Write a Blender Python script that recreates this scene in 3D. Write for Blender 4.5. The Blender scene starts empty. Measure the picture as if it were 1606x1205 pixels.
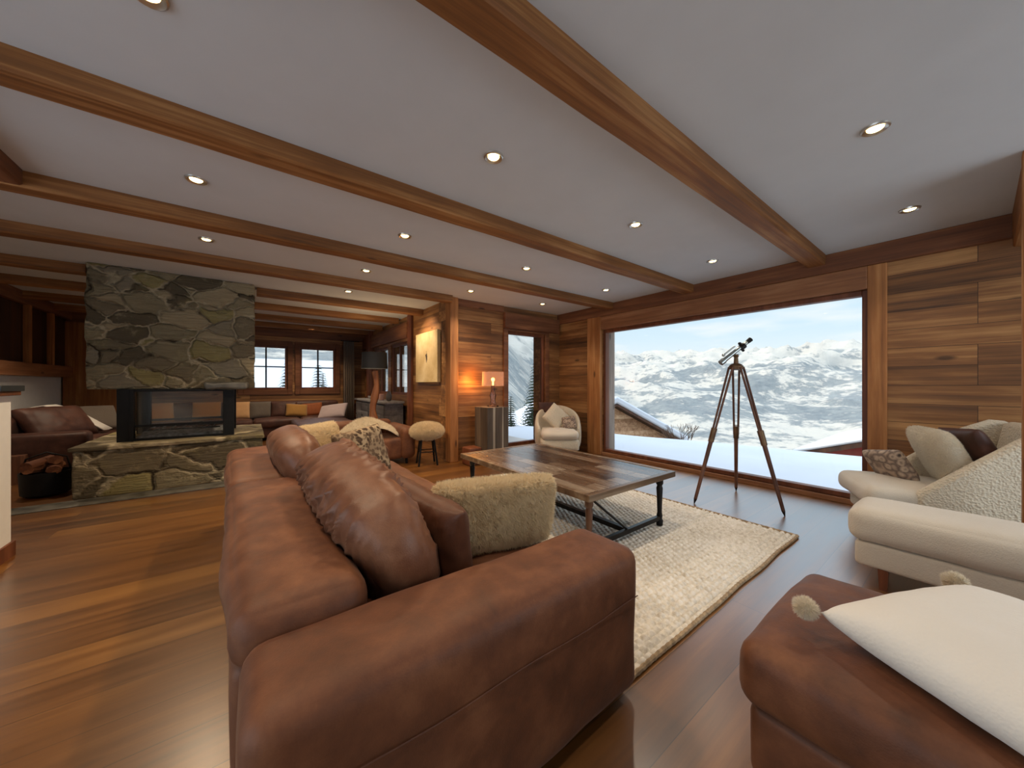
import bpy, math, random
from mathutils import Vector, Matrix, noise
random.seed(7)
PI = math.pi
R = math.radians
SC = bpy.context.scene
COL = SC.collection

# ------------------------------------------------------------------ materials
def srgb(r, g, b):
    f = lambda c: (c/255/12.92) if c/255 <= .04045 else ((c/255+.055)/1.055)**2.4
    return (f(r), f(g), f(b), 1)

class NT:
    def __init__(s, name):
        s.m = bpy.data.materials.new(name); s.m.use_nodes = True
        s.t = s.m.node_tree; s.n = s.t.nodes; s.l = s.t.links
        s.p = s.n['Principled BSDF']; s.out = s.n['Material Output']
    def node(s, typ, **kw):
        n = s.n.new(typ)
        for k, v in kw.items():
            if k.startswith('_'): setattr(n, k[1:], v)
        return n
    def set(s, sock, v):
        if isinstance(v, bpy.types.NodeSocket): s.l.new(v, sock)
        else: sock.default_value = v
    def math(s, op, a, b=0.0, clamp=False):
        n = s.n.new('ShaderNodeMath'); n.operation = op; n.use_clamp = clamp
        s.set(n.inputs[0], a); s.set(n.inputs[1], b); return n.outputs[0]
    def coord(s, kind='Object'):
        return s.n.new('ShaderNodeTexCoord').outputs[kind]
    def map(s, vec, scale=(1, 1, 1), loc=(0, 0, 0), rot=(0, 0, 0)):
        n = s.n.new('ShaderNodeMapping'); s.l.new(vec, n.inputs[0])
        n.inputs['Scale'].default_value = scale; n.inputs['Location'].default_value = loc; n.inputs['Rotation'].default_value = rot
        return n.outputs[0]
    def noise(s, vec, scale, detail=4, rough=.55, dist=0, out=0):
        n = s.n.new('ShaderNodeTexNoise'); s.l.new(vec, n.inputs['Vector'])
        n.inputs['Scale'].default_value = scale; n.inputs['Detail'].default_value = detail
        n.inputs['Roughness'].default_value = rough; n.inputs['Distortion'].default_value = dist
        return n.outputs[out]
    def voro(s, vec, scale, feature='F1', out='Distance', rnd=1):
        n = s.n.new('ShaderNodeTexVoronoi'); n.feature = feature; s.l.new(vec, n.inputs['Vector'])
        n.inputs['Scale'].default_value = scale; n.inputs['Randomness'].default_value = rnd
        return n.outputs[out]
    def ramp(s, fac, stops, interp='LINEAR'):
        n = s.n.new('ShaderNodeValToRGB'); s.set(n.inputs[0], fac); cr = n.color_ramp; cr.interpolation = interp
        while len(cr.elements) < len(stops): cr.elements.new(.5)
        for e, (p, c) in zip(cr.elements, stops):
            e.position = p; e.color = c if len(c) == 4 else (*c, 1)
        return n.outputs[0]
    def mix(s, fac, a, b, mode='MIX'):
        n = s.n.new('ShaderNodeMix'); n.data_type = 'RGBA'; n.blend_type = mode
        s.set(n.inputs[0], fac); s.set(n.inputs[6], a); s.set(n.inputs[7], b); return n.outputs[2]
    def bump(s, h, strength=.3, dist=.01):
        n = s.n.new('ShaderNodeBump'); n.inputs['Strength'].default_value = strength; n.inputs['Distance'].default_value = dist
        s.l.new(h, n.inputs['Height']); s.l.new(n.outputs[0], s.p.inputs['Normal'])
    def sep(s, v):
        n = s.n.new('ShaderNodeSeparateXYZ'); s.l.new(v, n.inputs[0]); return n.outputs
    def comb(s, x, y, z):
        n = s.n.new('ShaderNodeCombineXYZ')
        for i, v in enumerate((x, y, z)): s.set(n.inputs[i], v)
        return n.outputs[0]
    def done(s, color=None, rough=.5, metal=0, spec=.5, **kw):
        if color is not None: s.set(s.p.inputs['Base Color'], color)
        s.set(s.p.inputs['Roughness'], rough); s.set(s.p.inputs['Metallic'], metal)
        s.set(s.p.inputs['Specular IOR Level'], spec)
        for k, v in kw.items(): s.set(s.p.inputs[k.replace('_', ' ')], v)
        return s.m

def plain(name, rgb, rough=.5, metal=0, var=.06, bumps=0, scale=12, spec=.5):
    t = NT(name); c = srgb(*rgb)
    nz = t.noise(t.coord(), scale, 3)
    lo = tuple(max(0, x*(1-var*2.5)) for x in c[:3]) + (1,); hi = tuple(min(1, x*(1+var*2.5)) for x in c[:3]) + (1,)
    col = t.ramp(nz, [(.3, lo), (.7, hi)])
    if bumps: t.bump(t.noise(t.coord(), scale*6, 3), bumps, .004)
    return t.done(col, rough, metal, spec)

def wood(name, along, cols, planks=None, rough=.55, grain=1.0, spec=.4, knots=True, bump=.25, gap=.006, varn=.9, blot=.5):
    """cols: dark, mid, light sRGB; planks=(length,width,'axis across')"""
    t = NT(name); x, y, z = t.sep(t.coord())
    ax = {'x': x, 'y': y, 'z': z}
    A = ax[along]; others = [k for k in 'xyz' if k != along]
    if planks:
        L, W, across = planks
        B = ax[across]; C = ax[[k for k in others if k != across][0]]
        br = t.n.new('ShaderNodeTexBrick'); br.offset = .37; br.offset_frequency = 3; br.squash = 1
        t.l.new(t.comb(A, B, 0.0), br.inputs['Vector'])
        br.inputs['Color1'].default_value = (0, 0, 0, 1); br.inputs['Color2'].default_value = (1, 1, 1, 1)
        br.inputs['Mortar'].default_value = (0, 0, 0, 1)
        br.inputs['Scale'].default_value = 1; br.inputs['Mortar Size'].default_value = gap/2
        br.inputs['Mortar Smooth'].default_value = .2; br.inputs['Bias'].default_value = 0
        br.inputs['Brick Width'].default_value = L; br.inputs['Row Height'].default_value = W
        rnd = t.sep(br.outputs['Color'])[0]; mort = br.outputs['Fac']
        off = t.math('MULTIPLY', rnd, 13.7)
    else:
        B = ax[others[0]]; C = ax[others[1]]; rnd = None; mort = None; off = 0.0
    vec = t.comb(t.math('ADD', t.math('MULTIPLY', A, .75), off), t.math('ADD', t.math('MULTIPLY', B, 16*grain), off), t.math('MULTIPLY', C, 16*grain))
    g = t.noise(vec, 1.0, 8, .66, .25)
    vec2 = t.comb(t.math('ADD', t.math('MULTIPLY', A, .9), off), t.math('ADD', t.math('MULTIPLY', B, 4), off), t.math('MULTIPLY', C, 4))
    g2 = t.noise(vec2, 1.0, 4, .55, .2)
    f = t.math('ADD', t.math('MULTIPLY', g, .62), t.math('MULTIPLY', g2, blot))
    if rnd is not None:
        f = t.math('ADD', f, t.math('MULTIPLY', t.math('SUBTRACT', rnd, .5), .36*varn))
    dk, md, lt = [srgb(*c) for c in cols]
    col = t.ramp(f, [(.34, dk), (.56, md), (.76, lt)])
    if knots:
        kv = t.comb(t.math('ADD', t.math('MULTIPLY', A, 1.1), off), t.math('ADD', t.math('MULTIPLY', B, 3.2), off), t.math('MULTIPLY', C, 3.2))
        kd = t.voro(kv, 1.3)
        kf = t.ramp(kd, [(.05, (1, 1, 1)), (.11, (0, 0, 0))])
        col = t.mix(t.math('MULTIPLY', kf, .75), col, tuple(c*.35 for c in dk[:3])+(1,))
    if mort is not None:
        col = t.mix(t.math('MULTIPLY', mort, .8), col, tuple(c*.2 for c in dk[:3])+(1,))
        hh = t.math('SUBTRACT', t.math('MULTIPLY', g, .35), mort)
    else:
        hh = t.math('MULTIPLY', g, .6)
    t.bump(hh, bump, .006)
    rr = t.math('ADD', t.math('MULTIPLY', g, .25), rough-.12)
    return t.done(col, rr, 0, spec)

def leather(name, dk, md, lt, rough=.5, mott=1.0):
    t = NT(name); c = t.coord()
    n1 = t.noise(c, 4.5, 6, .65, .2); n2 = t.noise(c, 14, 4, .6)
    f = t.math('ADD', t.math('MULTIPLY', n1, .7), t.math('MULTIPLY', n2, .3))
    col = t.ramp(f, [(.3, srgb(*dk)), (.5, srgb(*md)), (.72, srgb(*lt))])
    h = t.math('ADD', t.math('MULTIPLY', t.voro(c, 220), .25), t.math('MULTIPLY', t.noise(c, 30, 4), .8))
    t.bump(h, .25, .004)
    return t.done(col, t.math('ADD', t.math('MULTIPLY', n2, .3), rough-.1), 0, .35, Sheen_Weight=.04, Sheen_Roughness=.4)

def fabric(name, rgb, rough=.95, bscale=90, bstr=.5, var=.05, dist=.006, sheen=.3):
    t = NT(name); c = t.coord(); k = srgb(*rgb)
    v = t.voro(c, bscale); n = t.noise(c, bscale*.6, 3)
    col = t.mix(t.noise(c, 5, 3), tuple(x*(1-var*2) for x in k[:3])+(1,), tuple(min(1, x*(1+var*2)) for x in k[:3])+(1,))
    t.bump(t.math('ADD', v, n), bstr, dist)
    return t.done(col, rough, 0, .2, Sheen_Weight=sheen)

def stone(name, tint=1.0, sx=2.6, sz=5.5):
    t = NT(name); c = t.coord()
    w = t.noise(c, 3.2, 4, .55, 0, 1)
    wv = t.mix(.07, c, w, 'ADD') if False else None
    m = t.n.new('ShaderNodeVectorMath'); m.operation = 'MULTIPLY_ADD'
    t.l.new(w, m.inputs[0]); m.inputs[1].default_value = (.26, .26, .24); t.l.new(c, m.inputs[2])
    v = t.map(m.outputs[0], (sx, sx, sz))
    edge = t.voro(v, 1, 'DISTANCE_TO_EDGE', 'Distance', .95)
    cell = t.voro(v, 1, 'F1', 'Color', .95)
    r, g, b = t.sep(cell)
    base = t.ramp(r, [(0, srgb(100, 90, 72)), (.2, srgb(158, 146, 116)), (.4, srgb(168, 156, 104)), (.55, srgb(134, 122, 98)), (.72, srgb(186, 170, 136)), (.88, srgb(156, 146, 124)), (1, srgb(118, 96, 72))], 'CONSTANT')
    lv = t.map(c, (3, 3, 30))
    lay = t.noise(lv, 1.6, 5, .65, .5)
    base = t.mix(t.math('MULTIPLY', lay, .7), base, srgb(88, 78, 60), 'MIX')
    moss = t.ramp(t.noise(c, 4.5, 5, .65), [(.5, (0, 0, 0)), (.66, (1, 1, 1))])
    base = t.mix(t.math('MULTIPLY', moss, t.math('MULTIPLY', g, .6)), base, srgb(126, 116, 72))
    pale = t.ramp(t.noise(c, 9, 5, .7), [(.56, (0, 0, 0)), (.72, (1, 1, 1))])
    base = t.mix(t.math('MULTIPLY', pale, .5), base, srgb(176, 162, 132))
    mo = t.ramp(edge, [(.015, (1, 1, 1)), (.05, (0, 0, 0))])
    mcol = t.ramp(t.noise(c, 3, 3), [(.38, srgb(64, 54, 40)), (.54, srgb(186, 172, 142))])
    col = t.mix(mo, base, mcol)
    hgt = t.math('ADD', t.ramp(edge, [(0, (0, 0, 0)), (.1, (1, 1, 1))]), t.math('MULTIPLY', lay, .9))
    hgt = t.math('ADD', hgt, t.math('MULTIPLY', b, .8))
    t.bump(hgt, .9, .05)
    return t.done(col, .8, 0, .25)

def emit(name, rgb, s):
    t = NT(name); e = t.n.new('ShaderNodeEmission'); e.inputs[0].default_value = srgb(*rgb); e.inputs[1].default_value = s
    t.l.new(e.outputs[0], t.out.inputs[0]); return t.m

def glass(name, tint=(1, 1, 1), refl=1.0):
    t = NT(name)
    tr = t.n.new('ShaderNodeBsdfTransparent'); tr.inputs[0].default_value = (*tint, 1)
    gl = t.n.new('ShaderNodeBsdfGlossy'); gl.inputs['Roughness'].default_value = 0.0
    fr = t.n.new('ShaderNodeFresnel'); fr.inputs[0].default_value = 1.35
    mx = t.n.new('ShaderNodeMixShader'); t.l.new(t.math('MULTIPLY', fr.outputs[0], refl), mx.inputs[0])
    t.l.new(tr.outputs[0], mx.inputs[1]); t.l.new(gl.outputs[0], mx.inputs[2]); t.l.new(mx.outputs[0], t.out.inputs[0])
    return t.m

WC = ((62, 38, 20), (128, 85, 47), (184, 136, 84))       # wall planks
W_wallX = wood('reclaimed_planks_y', 'y', WC, (5.3, .17, 'z'), .55, 1.3, varn=.5, gap=.004)
W_wallY = wood('reclaimed_planks_x', 'x', WC, (5.1, .17, 'z'), .55, 1.3, varn=.5, gap=.004)
W_beam = wood('beam_wood', 'x', ((76, 44, 18), (130, 83, 40), (178, 130, 80)), None, .65, 2.0, bump=.5, blot=.5)
W_beamY = wood('beam_wood_y', 'y', ((70, 38, 20), (112, 68, 40), (150, 102, 64)), None, .65, 1.2, bump=.5)
W_post = wood('post_wood', 'z', ((98, 58, 28), (160, 104, 56), (202, 148, 92)), None, .6, 1.2)
W_trimY = wood('window_trim_wood_y', 'y', ((92, 56, 34), (142, 94, 60), (180, 132, 94)), None, .6, 1.2)
W_trimX = wood('window_trim_wood_x', 'x', ((66, 38, 22), (108, 66, 40), (146, 98, 64)), None, .6, 1.2)
W_frame = wood('window_frame_wood', 'z', ((70, 36, 20), (108, 60, 36), (140, 86, 56)), None, .5, 1.0, knots=False)
W_floor = wood('oak_floor', 'x', ((72, 42, 13), (110, 68, 25), (144, 97, 42)), (3.4, .205, 'y'), .36, .9, .5, True, .10, .003, .5, .5)
W_floor.node_tree.nodes['Principled BSDF'].inputs['Coat Weight'].default_value = 1
W_floor.node_tree.nodes['Principled BSDF'].inputs['Coat IOR'].default_value = 1.66
W_floor.node_tree.nodes['Principled BSDF'].inputs['Coat Roughness'].default_value = .28
W_dark = wood('dark_panel_wood', 'z', ((26, 14, 9), (52, 29, 17), (84, 50, 30)), (3.0, .32, 'y'), .5, 1.0)
M_ceil = plain('ceiling_plaster', (196, 200, 203), .95, 0, .01, .05, 3)
M_white = plain('white_plaster', (226, 226, 222), .9, 0, .01)
M_blackm = plain('black_metal', (14, 14, 15), .55, 0, .1, spec=.25)
M_iron = plain('dark_iron', (38, 36, 36), .4, .8, .15)
M_slate = plain('slate', (82, 80, 74), .45, 0, .25, .3, 8)
M_stone = stone('chimney_stone', 1, 3.2, 5.6)
M_stoneb = stone('hearth_stone', 1, 2.2, 3.2)
L_brown = leather('brown_leather', (66, 36, 19), (98, 57, 33), (128, 82, 52), .52)
L_pillow = leather('chestnut_leather', (72, 42, 27), (104, 65, 44), (136, 94, 68), .38)
L_umber = leather('umber_leather', (62, 34, 22), (88, 52, 34), (112, 70, 48), .42)
L_dark = leather('dark_leather', (50, 30, 24), (76, 46, 36), (104, 68, 54), .45)
F_cream = fabric('cream_boucle', (212, 198, 174), .95, 75, .7, .03, .01)
F_seat = fabric('cream_wool', (210, 198, 180), .95, 160, .35, .03, .004)
F_white = fabric('white_felt', (222, 217, 208), .95, 120, .25, .03, .003)
def furmat(name, rgb):
    t = NT(name); c = t.coord(); k = srgb(*rgb)
    col = t.mix(t.noise(c, 14, 3), tuple(x*.86 for x in k[:3])+(1,), k)
    d = t.n.new('ShaderNodeBsdfDiffuse'); tr = t.n.new('ShaderNodeBsdfTranslucent'); m = t.n.new('ShaderNodeMixShader'); m.inputs[0].default_value = .45
    t.l.new(col, d.inputs[0]); t.l.new(col, tr.inputs[0]); t.l.new(d.outputs[0], m.inputs[1]); t.l.new(tr.outputs[0], m.inputs[2]); t.l.new(m.outputs[0], t.out.inputs[0])
    return t.m
M_fur = furmat('sheepskin_fur', (238, 222, 190))
M_furw = furmat('ivory_fur', (240, 230, 210))
M_snow = plain('snow', (196, 198, 204), .8, 0, .015, .15, 1.0)
M_glass = glass('window_glass', (1, 1, 1), .6)
M_fglass = glass('fire_glass', (.86, .83, .78), 1.4)
M_bulb = emit('lamp_bulb', (255, 214, 140), 9)
M_steel = plain('brushed_steel', (200, 196, 188), .3, 1, .03)

def rug_mat():
    t = NT('woven_jute'); c = t.coord()
    n = t.noise(c, 38, 3, .6); n2 = t.noise(c, 2.5, 3)
    f = t.math('ADD', t.math('MULTIPLY', n, .75), t.math('MULTIPLY', n2, .25))
    col = t.ramp(f, [(.3, srgb(182, 172, 156)), (.48, srgb(212, 206, 194)), (.64, srgb(228, 223, 214))])
    t.bump(t.noise(t.map(c, (1, 3, 1)), 150, 3), .5, .003)
    return t.done(col, .95, 0, .15)
M_rug = rug_mat()

def leopard():
    t = NT('spotted_fur'); c = t.coord()
    d = t.noise(c, 9, 2, .5, 0, 1)
    m = t.n.new('ShaderNodeVectorMath'); m.operation = 'MULTIPLY_ADD'
    t.l.new(d, m.inputs[0]); m.inputs[1].default_value = (.08, .08, .08); t.l.new(c, m.inputs[2])
    v = t.voro(m.outputs[0], 34)
    a = t.ramp(v, [(.10, srgb(92, 72, 54)), (.24, srgb(46, 34, 26)), (.44, srgb(88, 70, 54)), (.66, srgb(166, 146, 118))])
    b = t.ramp(t.noise(c, 7, 3), [(.42, (0, 0, 0)), (.58, (1, 1, 1))])
    col = t.mix(t.math('MULTIPLY', b, .6), a, srgb(112, 92, 74))
    t.bump(t.noise(c, 140, 2), .4, .003)
    return t.done(col, .9, 0, .2)
M_leo = leopard()

def tabletop():
    t = NT('parquet_tabletop'); c = t.coord(); x, y, z = t.sep(c)
    br = t.n.new('ShaderNodeTexBrick'); br.offset = .5; br.offset_frequency = 2; br.squash = 1.6; br.squash_frequency = 2
    t.l.new(t.comb(y, x, 0.0), br.inputs['Vector'])
    br.inputs['Color1'].default_value = (0, 0, 0, 1); br.inputs['Color2'].default_value = (1, 1, 1, 1); br.inputs['Mortar'].default_value = (.1, .1, .1, 1)
    br.inputs['Scale'].default_value = 1; br.inputs['Mortar Size'].default_value = .003; br.inputs['Brick Width'].default_value = .34; br.inputs['Row Height'].default_value = .13
    rnd = t.sep(br.outputs[0])[0]
    g = t.noise(t.comb(t.math('MULTIPLY', y, 3), t.math('ADD', t.math('MULTIPLY', x, 30), t.math('MULTIPLY', rnd, 9)), 0.0), 1, 6, .6, .6)
    f = t.math('ADD', t.math('MULTIPLY', rnd, .5), t.math('MULTIPLY', g, .5))
    col = t.ramp(f, [(.22, srgb(36, 25, 19)), (.42, srgb(72, 53, 40)), (.6, srgb(102, 83, 68)), (.82, srgb(146, 132, 116))])
    t.bump(t.math('SUBTRACT', g, br.outputs['Fac']), .15, .003)
    return t.done(col, t.math('ADD', t.math('MULTIPLY', g, .3), .1), 0, .6)
M_top = tabletop()

def terrain_mat():
    t = NT('alpine_terrain'); c = t.coord(); x, y, z = t.sep(c)
    geo = t.n.new('ShaderNodeNewGeometry'); nz = t.sep(geo.outputs['Normal'])[2]
    big = t.noise(t.map(c, (1, 1, 1.8)), .0032, 6, .62, .5)
    fine = t.noise(c, .022, 5, .65)
    fo = t.math('ADD', t.math('MULTIPLY', big, .62), t.math('MULTIPLY', fine, .38))
    band = t.ramp(t.math('DIVIDE', t.math('ADD', z, 160.0), 420.0), [(0, (.40,)*3), (.12, (.55,)*3), (.4, (.62,)*3), (.75, (.36,)*3), (1, (.26,)*3)])
    f = t.math('ADD', fo, t.math('MULTIPLY', t.math('SUBTRACT', band, .5), .28))
    mask = t.ramp(f, [(.47, (0, 0, 0)), (.53, (1, 1, 1))])
    rock = t.ramp(nz, [(.62, (.8, .8, .8)), (.8, (0, 0, 0))])
    mask = t.math('MAXIMUM', t.math('MULTIPLY', mask, .82), t.math('MULTIPLY', rock, .6))
    fcol = t.ramp(fine, [(.35, srgb(76, 90, 100)), (.65, srgb(124, 130, 130))])  # forest tone greyed and blued to stand in for distance haze
    col = t.mix(mask, srgb(188, 181, 170), fcol)
    t.bump(t.noise(c, .03, 6, .7), .8, 14)
    return t.done(col, .9, 0, .1)
M_terr = terrain_mat()

# ------------------------------------------------------------------ mesh builder
class MB:
    def __init__(s): s.v = []; s.f = []; s.mi = []
    def add(s, vs, fs, M=None, mi=0):
        o = len(s.v)
        s.v += [(M @ Vector(p)) if M else Vector(p) for p in vs]
        s.f += [tuple(i+o for i in f) for f in fs]; s.mi += [mi]*len(fs); return s
    def box(s, x0, x1, y0, y1, z0, z1, M=None, mi=0):
        vs = [(x, y, z) for x in (x0, x1) for y in (y0, y1) for z in (z0, z1)]
        return s.add(vs, [(0, 1, 3, 2), (4, 6, 7, 5), (0, 4, 5, 1), (2, 3, 7, 6), (0, 2, 6, 4), (1, 5, 7, 3)], M, mi)
    def cyl(s, a, b, r0, r1=None, n=16, mi=0, caps=True):
        a = Vector(a); b = Vector(b); r1 = r0 if r1 is None else r1
        d = (b-a).normalized(); u = d.orthogonal().normalized(); w = d.cross(u)
        vs = []
        for p, r in ((a, r0), (b, r1)):
            for i in range(n): t = 2*PI*i/n; vs.append(p+(u*math.cos(t)+w*math.sin(t))*r)
        fs = [(i, (i+1) % n, n+(i+1) % n, n+i) for i in range(n)]
        if caps: fs += [tuple(range(n-1, -1, -1)), tuple(range(n, 2*n))]
        return s.add(vs, fs, None, mi)
    def lathe(s, prof, c=(0, 0, 0), n=24, M=None, mi=0):
        vs = []; fs = []
        for r, z in prof:
            for i in range(n): t = 2*PI*i/n; vs.append((c[0]+r*math.cos(t), c[1]+r*math.sin(t), c[2]+z))
        for k in range(len(prof)-1):
            for i in range(n): j = (i+1) % n; fs.append((k*n+i, k*n+j, (k+1)*n+j, (k+1)*n+i))
        fs += [tuple(range(n-1, -1, -1)), tuple(range((len(prof)-1)*n, len(prof)*n))]
        return s.add(vs, fs, M, mi)
    def tube(s, pts, r, n=8, mi=0):
        rr = r if isinstance(r, (list, tuple)) else [r]*len(pts); pts = [Vector(p) for p in pts]; vs = []; fs = []; u = None
        for k, p in enumerate(pts):
            d = (pts[min(k+1, len(pts)-1)]-pts[max(k-1, 0)]).normalized()
            u = d.orthogonal().normalized() if u is None else (u-d*u.dot(d)).normalized()
            w = d.cross(u)
            for i in range(n): t = 2*PI*i/n; vs.append(p+(u*math.cos(t)+w*math.sin(t))*rr[k])
        for k in range(len(pts)-1):
            for i in range(n): j = (i+1) % n; fs.append((k*n+i, k*n+j, (k+1)*n+j, (k+1)*n+i))
        fs += [tuple(range(n-1, -1, -1)), tuple(range((len(pts)-1)*n, len(pts)*n))]
        return s.add(vs, fs, None, mi)
    def ball(s, c, r, sq=(1, 1, 1), n=16, m=10, mi=0, amp=0, M=None):
        prof = [(max(1e-4, math.sin(PI*k/m))*r, -math.cos(PI*k/m)*r) for k in range(m+1)]
        o = len(s.v); s.lathe(prof, (0, 0, 0), n, None, mi)
        for i in range(o, len(s.v)):
            p = s.v[i]; q = Vector((p.x*sq[0], p.y*sq[1], p.z*sq[2]))
            if amp: q *= 1+amp*noise.noise(q*6/r*.3+Vector(c))
            s.v[i] = (M @ q if M else q)+Vector(c)
        return s
    def prism(s, poly, x0, x1, axis='x', M=None, mi=0):
        n = len(poly); vs = []
        for x in (x0, x1):
            for a, b in poly: vs.append({'x': (x, a, b), 'y': (a, x, b), 'z': (a, b, x)}[axis])
        fs = [(i, (i+1) % n, n+(i+1) % n, n+i) for i in range(n)] + [tuple(range(n-1, -1, -1)), tuple(range(n, 2*n))]
        return s.add(vs, fs, M, mi)
    def soft(s, x0, x1, y0, y1, z0, z1, r=.05, bulge=(0, 0, 0), amp=0, fs_=3.0, n=12, M=None, seed=0, fn=None):
        """rounded, slightly puffed and rumpled box"""
        c = Vector(((x0+x1)/2, (y0+y1)/2, (z0+z1)/2)); h = [(x1-x0)/2, (y1-y0)/2, (z1-z0)/2]
        rr = [min(r, a*.98) for a in h]; ax = []
        for a, q in zip(h, rr):
            k = max(2, min(n, int(2*a/.05)))
            inn = a-q
            l = [-a, -a+.12*q, -a+.32*q, -a+.6*q] + [-inn+2*inn*i/k for i in range(k+1)] + [a-.6*q, a-.32*q, a-.12*q, a]
            ax.append(l)
        idx = {}; vs = []; fs = []
        def vid(i, j, k):
            key = (i, j, k)
            if key in idx: return idx[key]
            p = [ax[0][i], ax[1][j], ax[2][k]]
            q = [max(-(h[t]-rr[t]), min(h[t]-rr[t], p[t])) for t in range(3)]
            d = [(p[t]-q[t])/rr[t] for t in range(3)]; L = math.sqrt(sum(e*e for e in d)) or 1
            m_ = max(abs(e) for e in d)
            out = Vector([q[t]+d[t]/L*m_*rr[t] for t in range(3)])
            nrm = Vector(d).normalized()
            for t in range(3):
                o1, o2 = [a for a in range(3) if a != t]
                out[t] += bulge[t]*(p[t]/h[t])*(1-(p[o1]/h[o1])**2)*(1-(p[o2]/h[o2])**2)
            if amp: out += nrm*amp*(noise.noise((out+c)*fs_+Vector((seed, 0, 0)))+.5*noise.noise((out+c)*fs_*2.7+Vector((seed, 5, 0))))
            out += c
            if fn: out = fn(out)
            idx[key] = len(vs); vs.append(out); return idx[key]
        N = [len(a)-1 for a in ax]
        for t in range(3):
            a, b = [(1, 2), (2, 0), (0, 1)][t]
            for side in (0, N[t]):
                for i in range(N[a]):
                    for j in range(N[b]):
                        def K(i_, j_):
                            key = [0, 0, 0]; key[t] = side; key[a] = i_; key[b] = j_; return vid(*key)
                        q = (K(i, j), K(i+1, j), K(i+1, j+1), K(i, j+1))
                        fs.append(q if side else q[::-1])
        return s.add(vs, fs, M)
    def build(s, name, mat, parent=None, smooth=True, world=True, angle=40, bevel=0, label=None):
        off = Vector(parent_loc(parent)) if (parent and world) else Vector((0, 0, 0))
        me = bpy.data.meshes.new(name); me.from_pydata([tuple(p-off) for p in s.v], [], s.f)
        mats = mat if isinstance(mat, (list, tuple)) else [mat]
        for m in mats: me.materials.append(m)
        if len(mats) > 1: me.polygons.foreach_set('material_index', s.mi)
        if smooth:
            me.polygons.foreach_set('use_smooth', [True]*len(me.polygons)); me.set_sharp_from_angle(angle=R(angle))
        me.update()
        o = bpy.data.objects.new(name, me); COL.objects.link(o)
        if parent: o.parent = parent
        if bevel:
            b = o.modifiers.new('bevel', 'BEVEL'); b.width = bevel; b.segments = 2; b.limit_method = 'ANGLE'; b.angle_limit = R(40)
        if label: o['label'] = label
        return o

def parent_loc(p):
    v = Vector((0, 0, 0))
    while p: v += p.location; p = p.parent
    return v

def tag(o, label, cat, group=None, kind=None):
    if label: o['label'] = label
    if cat: o['category'] = cat
    if group: o['group'] = group
    if kind: o['kind'] = kind
    return o
def thing(name, label, cat, loc=(0, 0, 0), rz=0, group=None):
    o = bpy.data.objects.new(name, None); COL.objects.link(o); o.location = loc; o.rotation_euler = (0, 0, rz); o.empty_display_size = .1
    return tag(o, label, cat, group)
def struct(o): o['kind'] = 'structure'; return o
def dup(root, loc, rz=None, label=None):
    r = root.copy(); COL.objects.link(r); r.location = loc
    if rz is not None: r.rotation_euler = (0, 0, rz)
    if label: r['label'] = label
    for ch in list(root.children):
        c = ch.copy(); COL.objects.link(c); c.parent = r
        for g in ch.children:
            d = g.copy(); COL.objects.link(d); d.parent = c
    return r
def holes(s, along, a0, a1, z0, z1, p0, p1, wins, mi=0):
    """wall slab with rectangular openings; along 'x' or 'y', p0..p1 thickness"""
    def bx(a, b, c, d):
        if b-a < 1e-4 or d-c < 1e-4: return
        if along == 'x': s.box(a, b, p0, p1, c, d)
        else: s.box(p0, p1, a, b, c, d)
    cur = a0
    for (w0, w1, b0, b1) in sorted(wins):
        bx(cur, w0, z0, z1); bx(w0, w1, z0, b0); bx(w0, w1, b1, z1); cur = w1
    bx(cur, a1, z0, z1)
    return s

# ------------------------------------------------------------------ pillows and fur
def pillow_mesh(w, h, t, n=26, pinch=.05, amp=.006, freq=6, seed=0, power=.42, M=None, folds=0, sag=0, rc=.03):
    """pillow standing in local XZ, thickness along Y"""
    b = MB(); vs = []; fs = []; ids = {}
    for side in (1, -1):
        for i in range(n+1):
            for j in range(n+1):
                u = math.sin((i/n-.5)*PI)*.5+(i/n-.5); v = math.sin((j/n-.5)*PI)*.5+(j/n-.5)
                edge = i in (0, n) or j in (0, n)
                if edge and side < 0: ids[(side, i, j)] = ids[(1, i, j)]; continue
                x = w/2*u*(1-pinch*(1-v*v))*(1-rc*u*u*v*v); z = h/2*v*(1-pinch*(1-u*u))*(1-rc*u*u*v*v)
                th = t/2*max(0, (1-u**4)*(1-v**4))**power
                y = side*th
                if not edge:
                    q = Vector((x*freq, side*2+seed, z*freq))
                    y += side*amp*(noise.noise(q)+.6*noise.noise(q*2.3))
                    if folds:
                        y += side*folds*(1-abs(2*noise.noise(Vector((x*freq*3.2+z*9, side*3+seed, z*freq*.9-x*4)))))**3*(.35+.65*abs(v))*(1-u**6)
                z += -sag*(1-u*u)*(v > 0)*v
                ids[(side, i, j)] = len(vs); vs.append((x, y, z))
    for side in (1, -1):
        for i in range(n):
            for j in range(n):
                q = (ids[(side, i, j)], ids[(side, i+1, j)], ids[(side, i+1, j+1)], ids[(side, i, j+1)])
                fs.append(q[::-1] if side > 0 else q)
    b.add(vs, fs, M); return b

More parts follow.
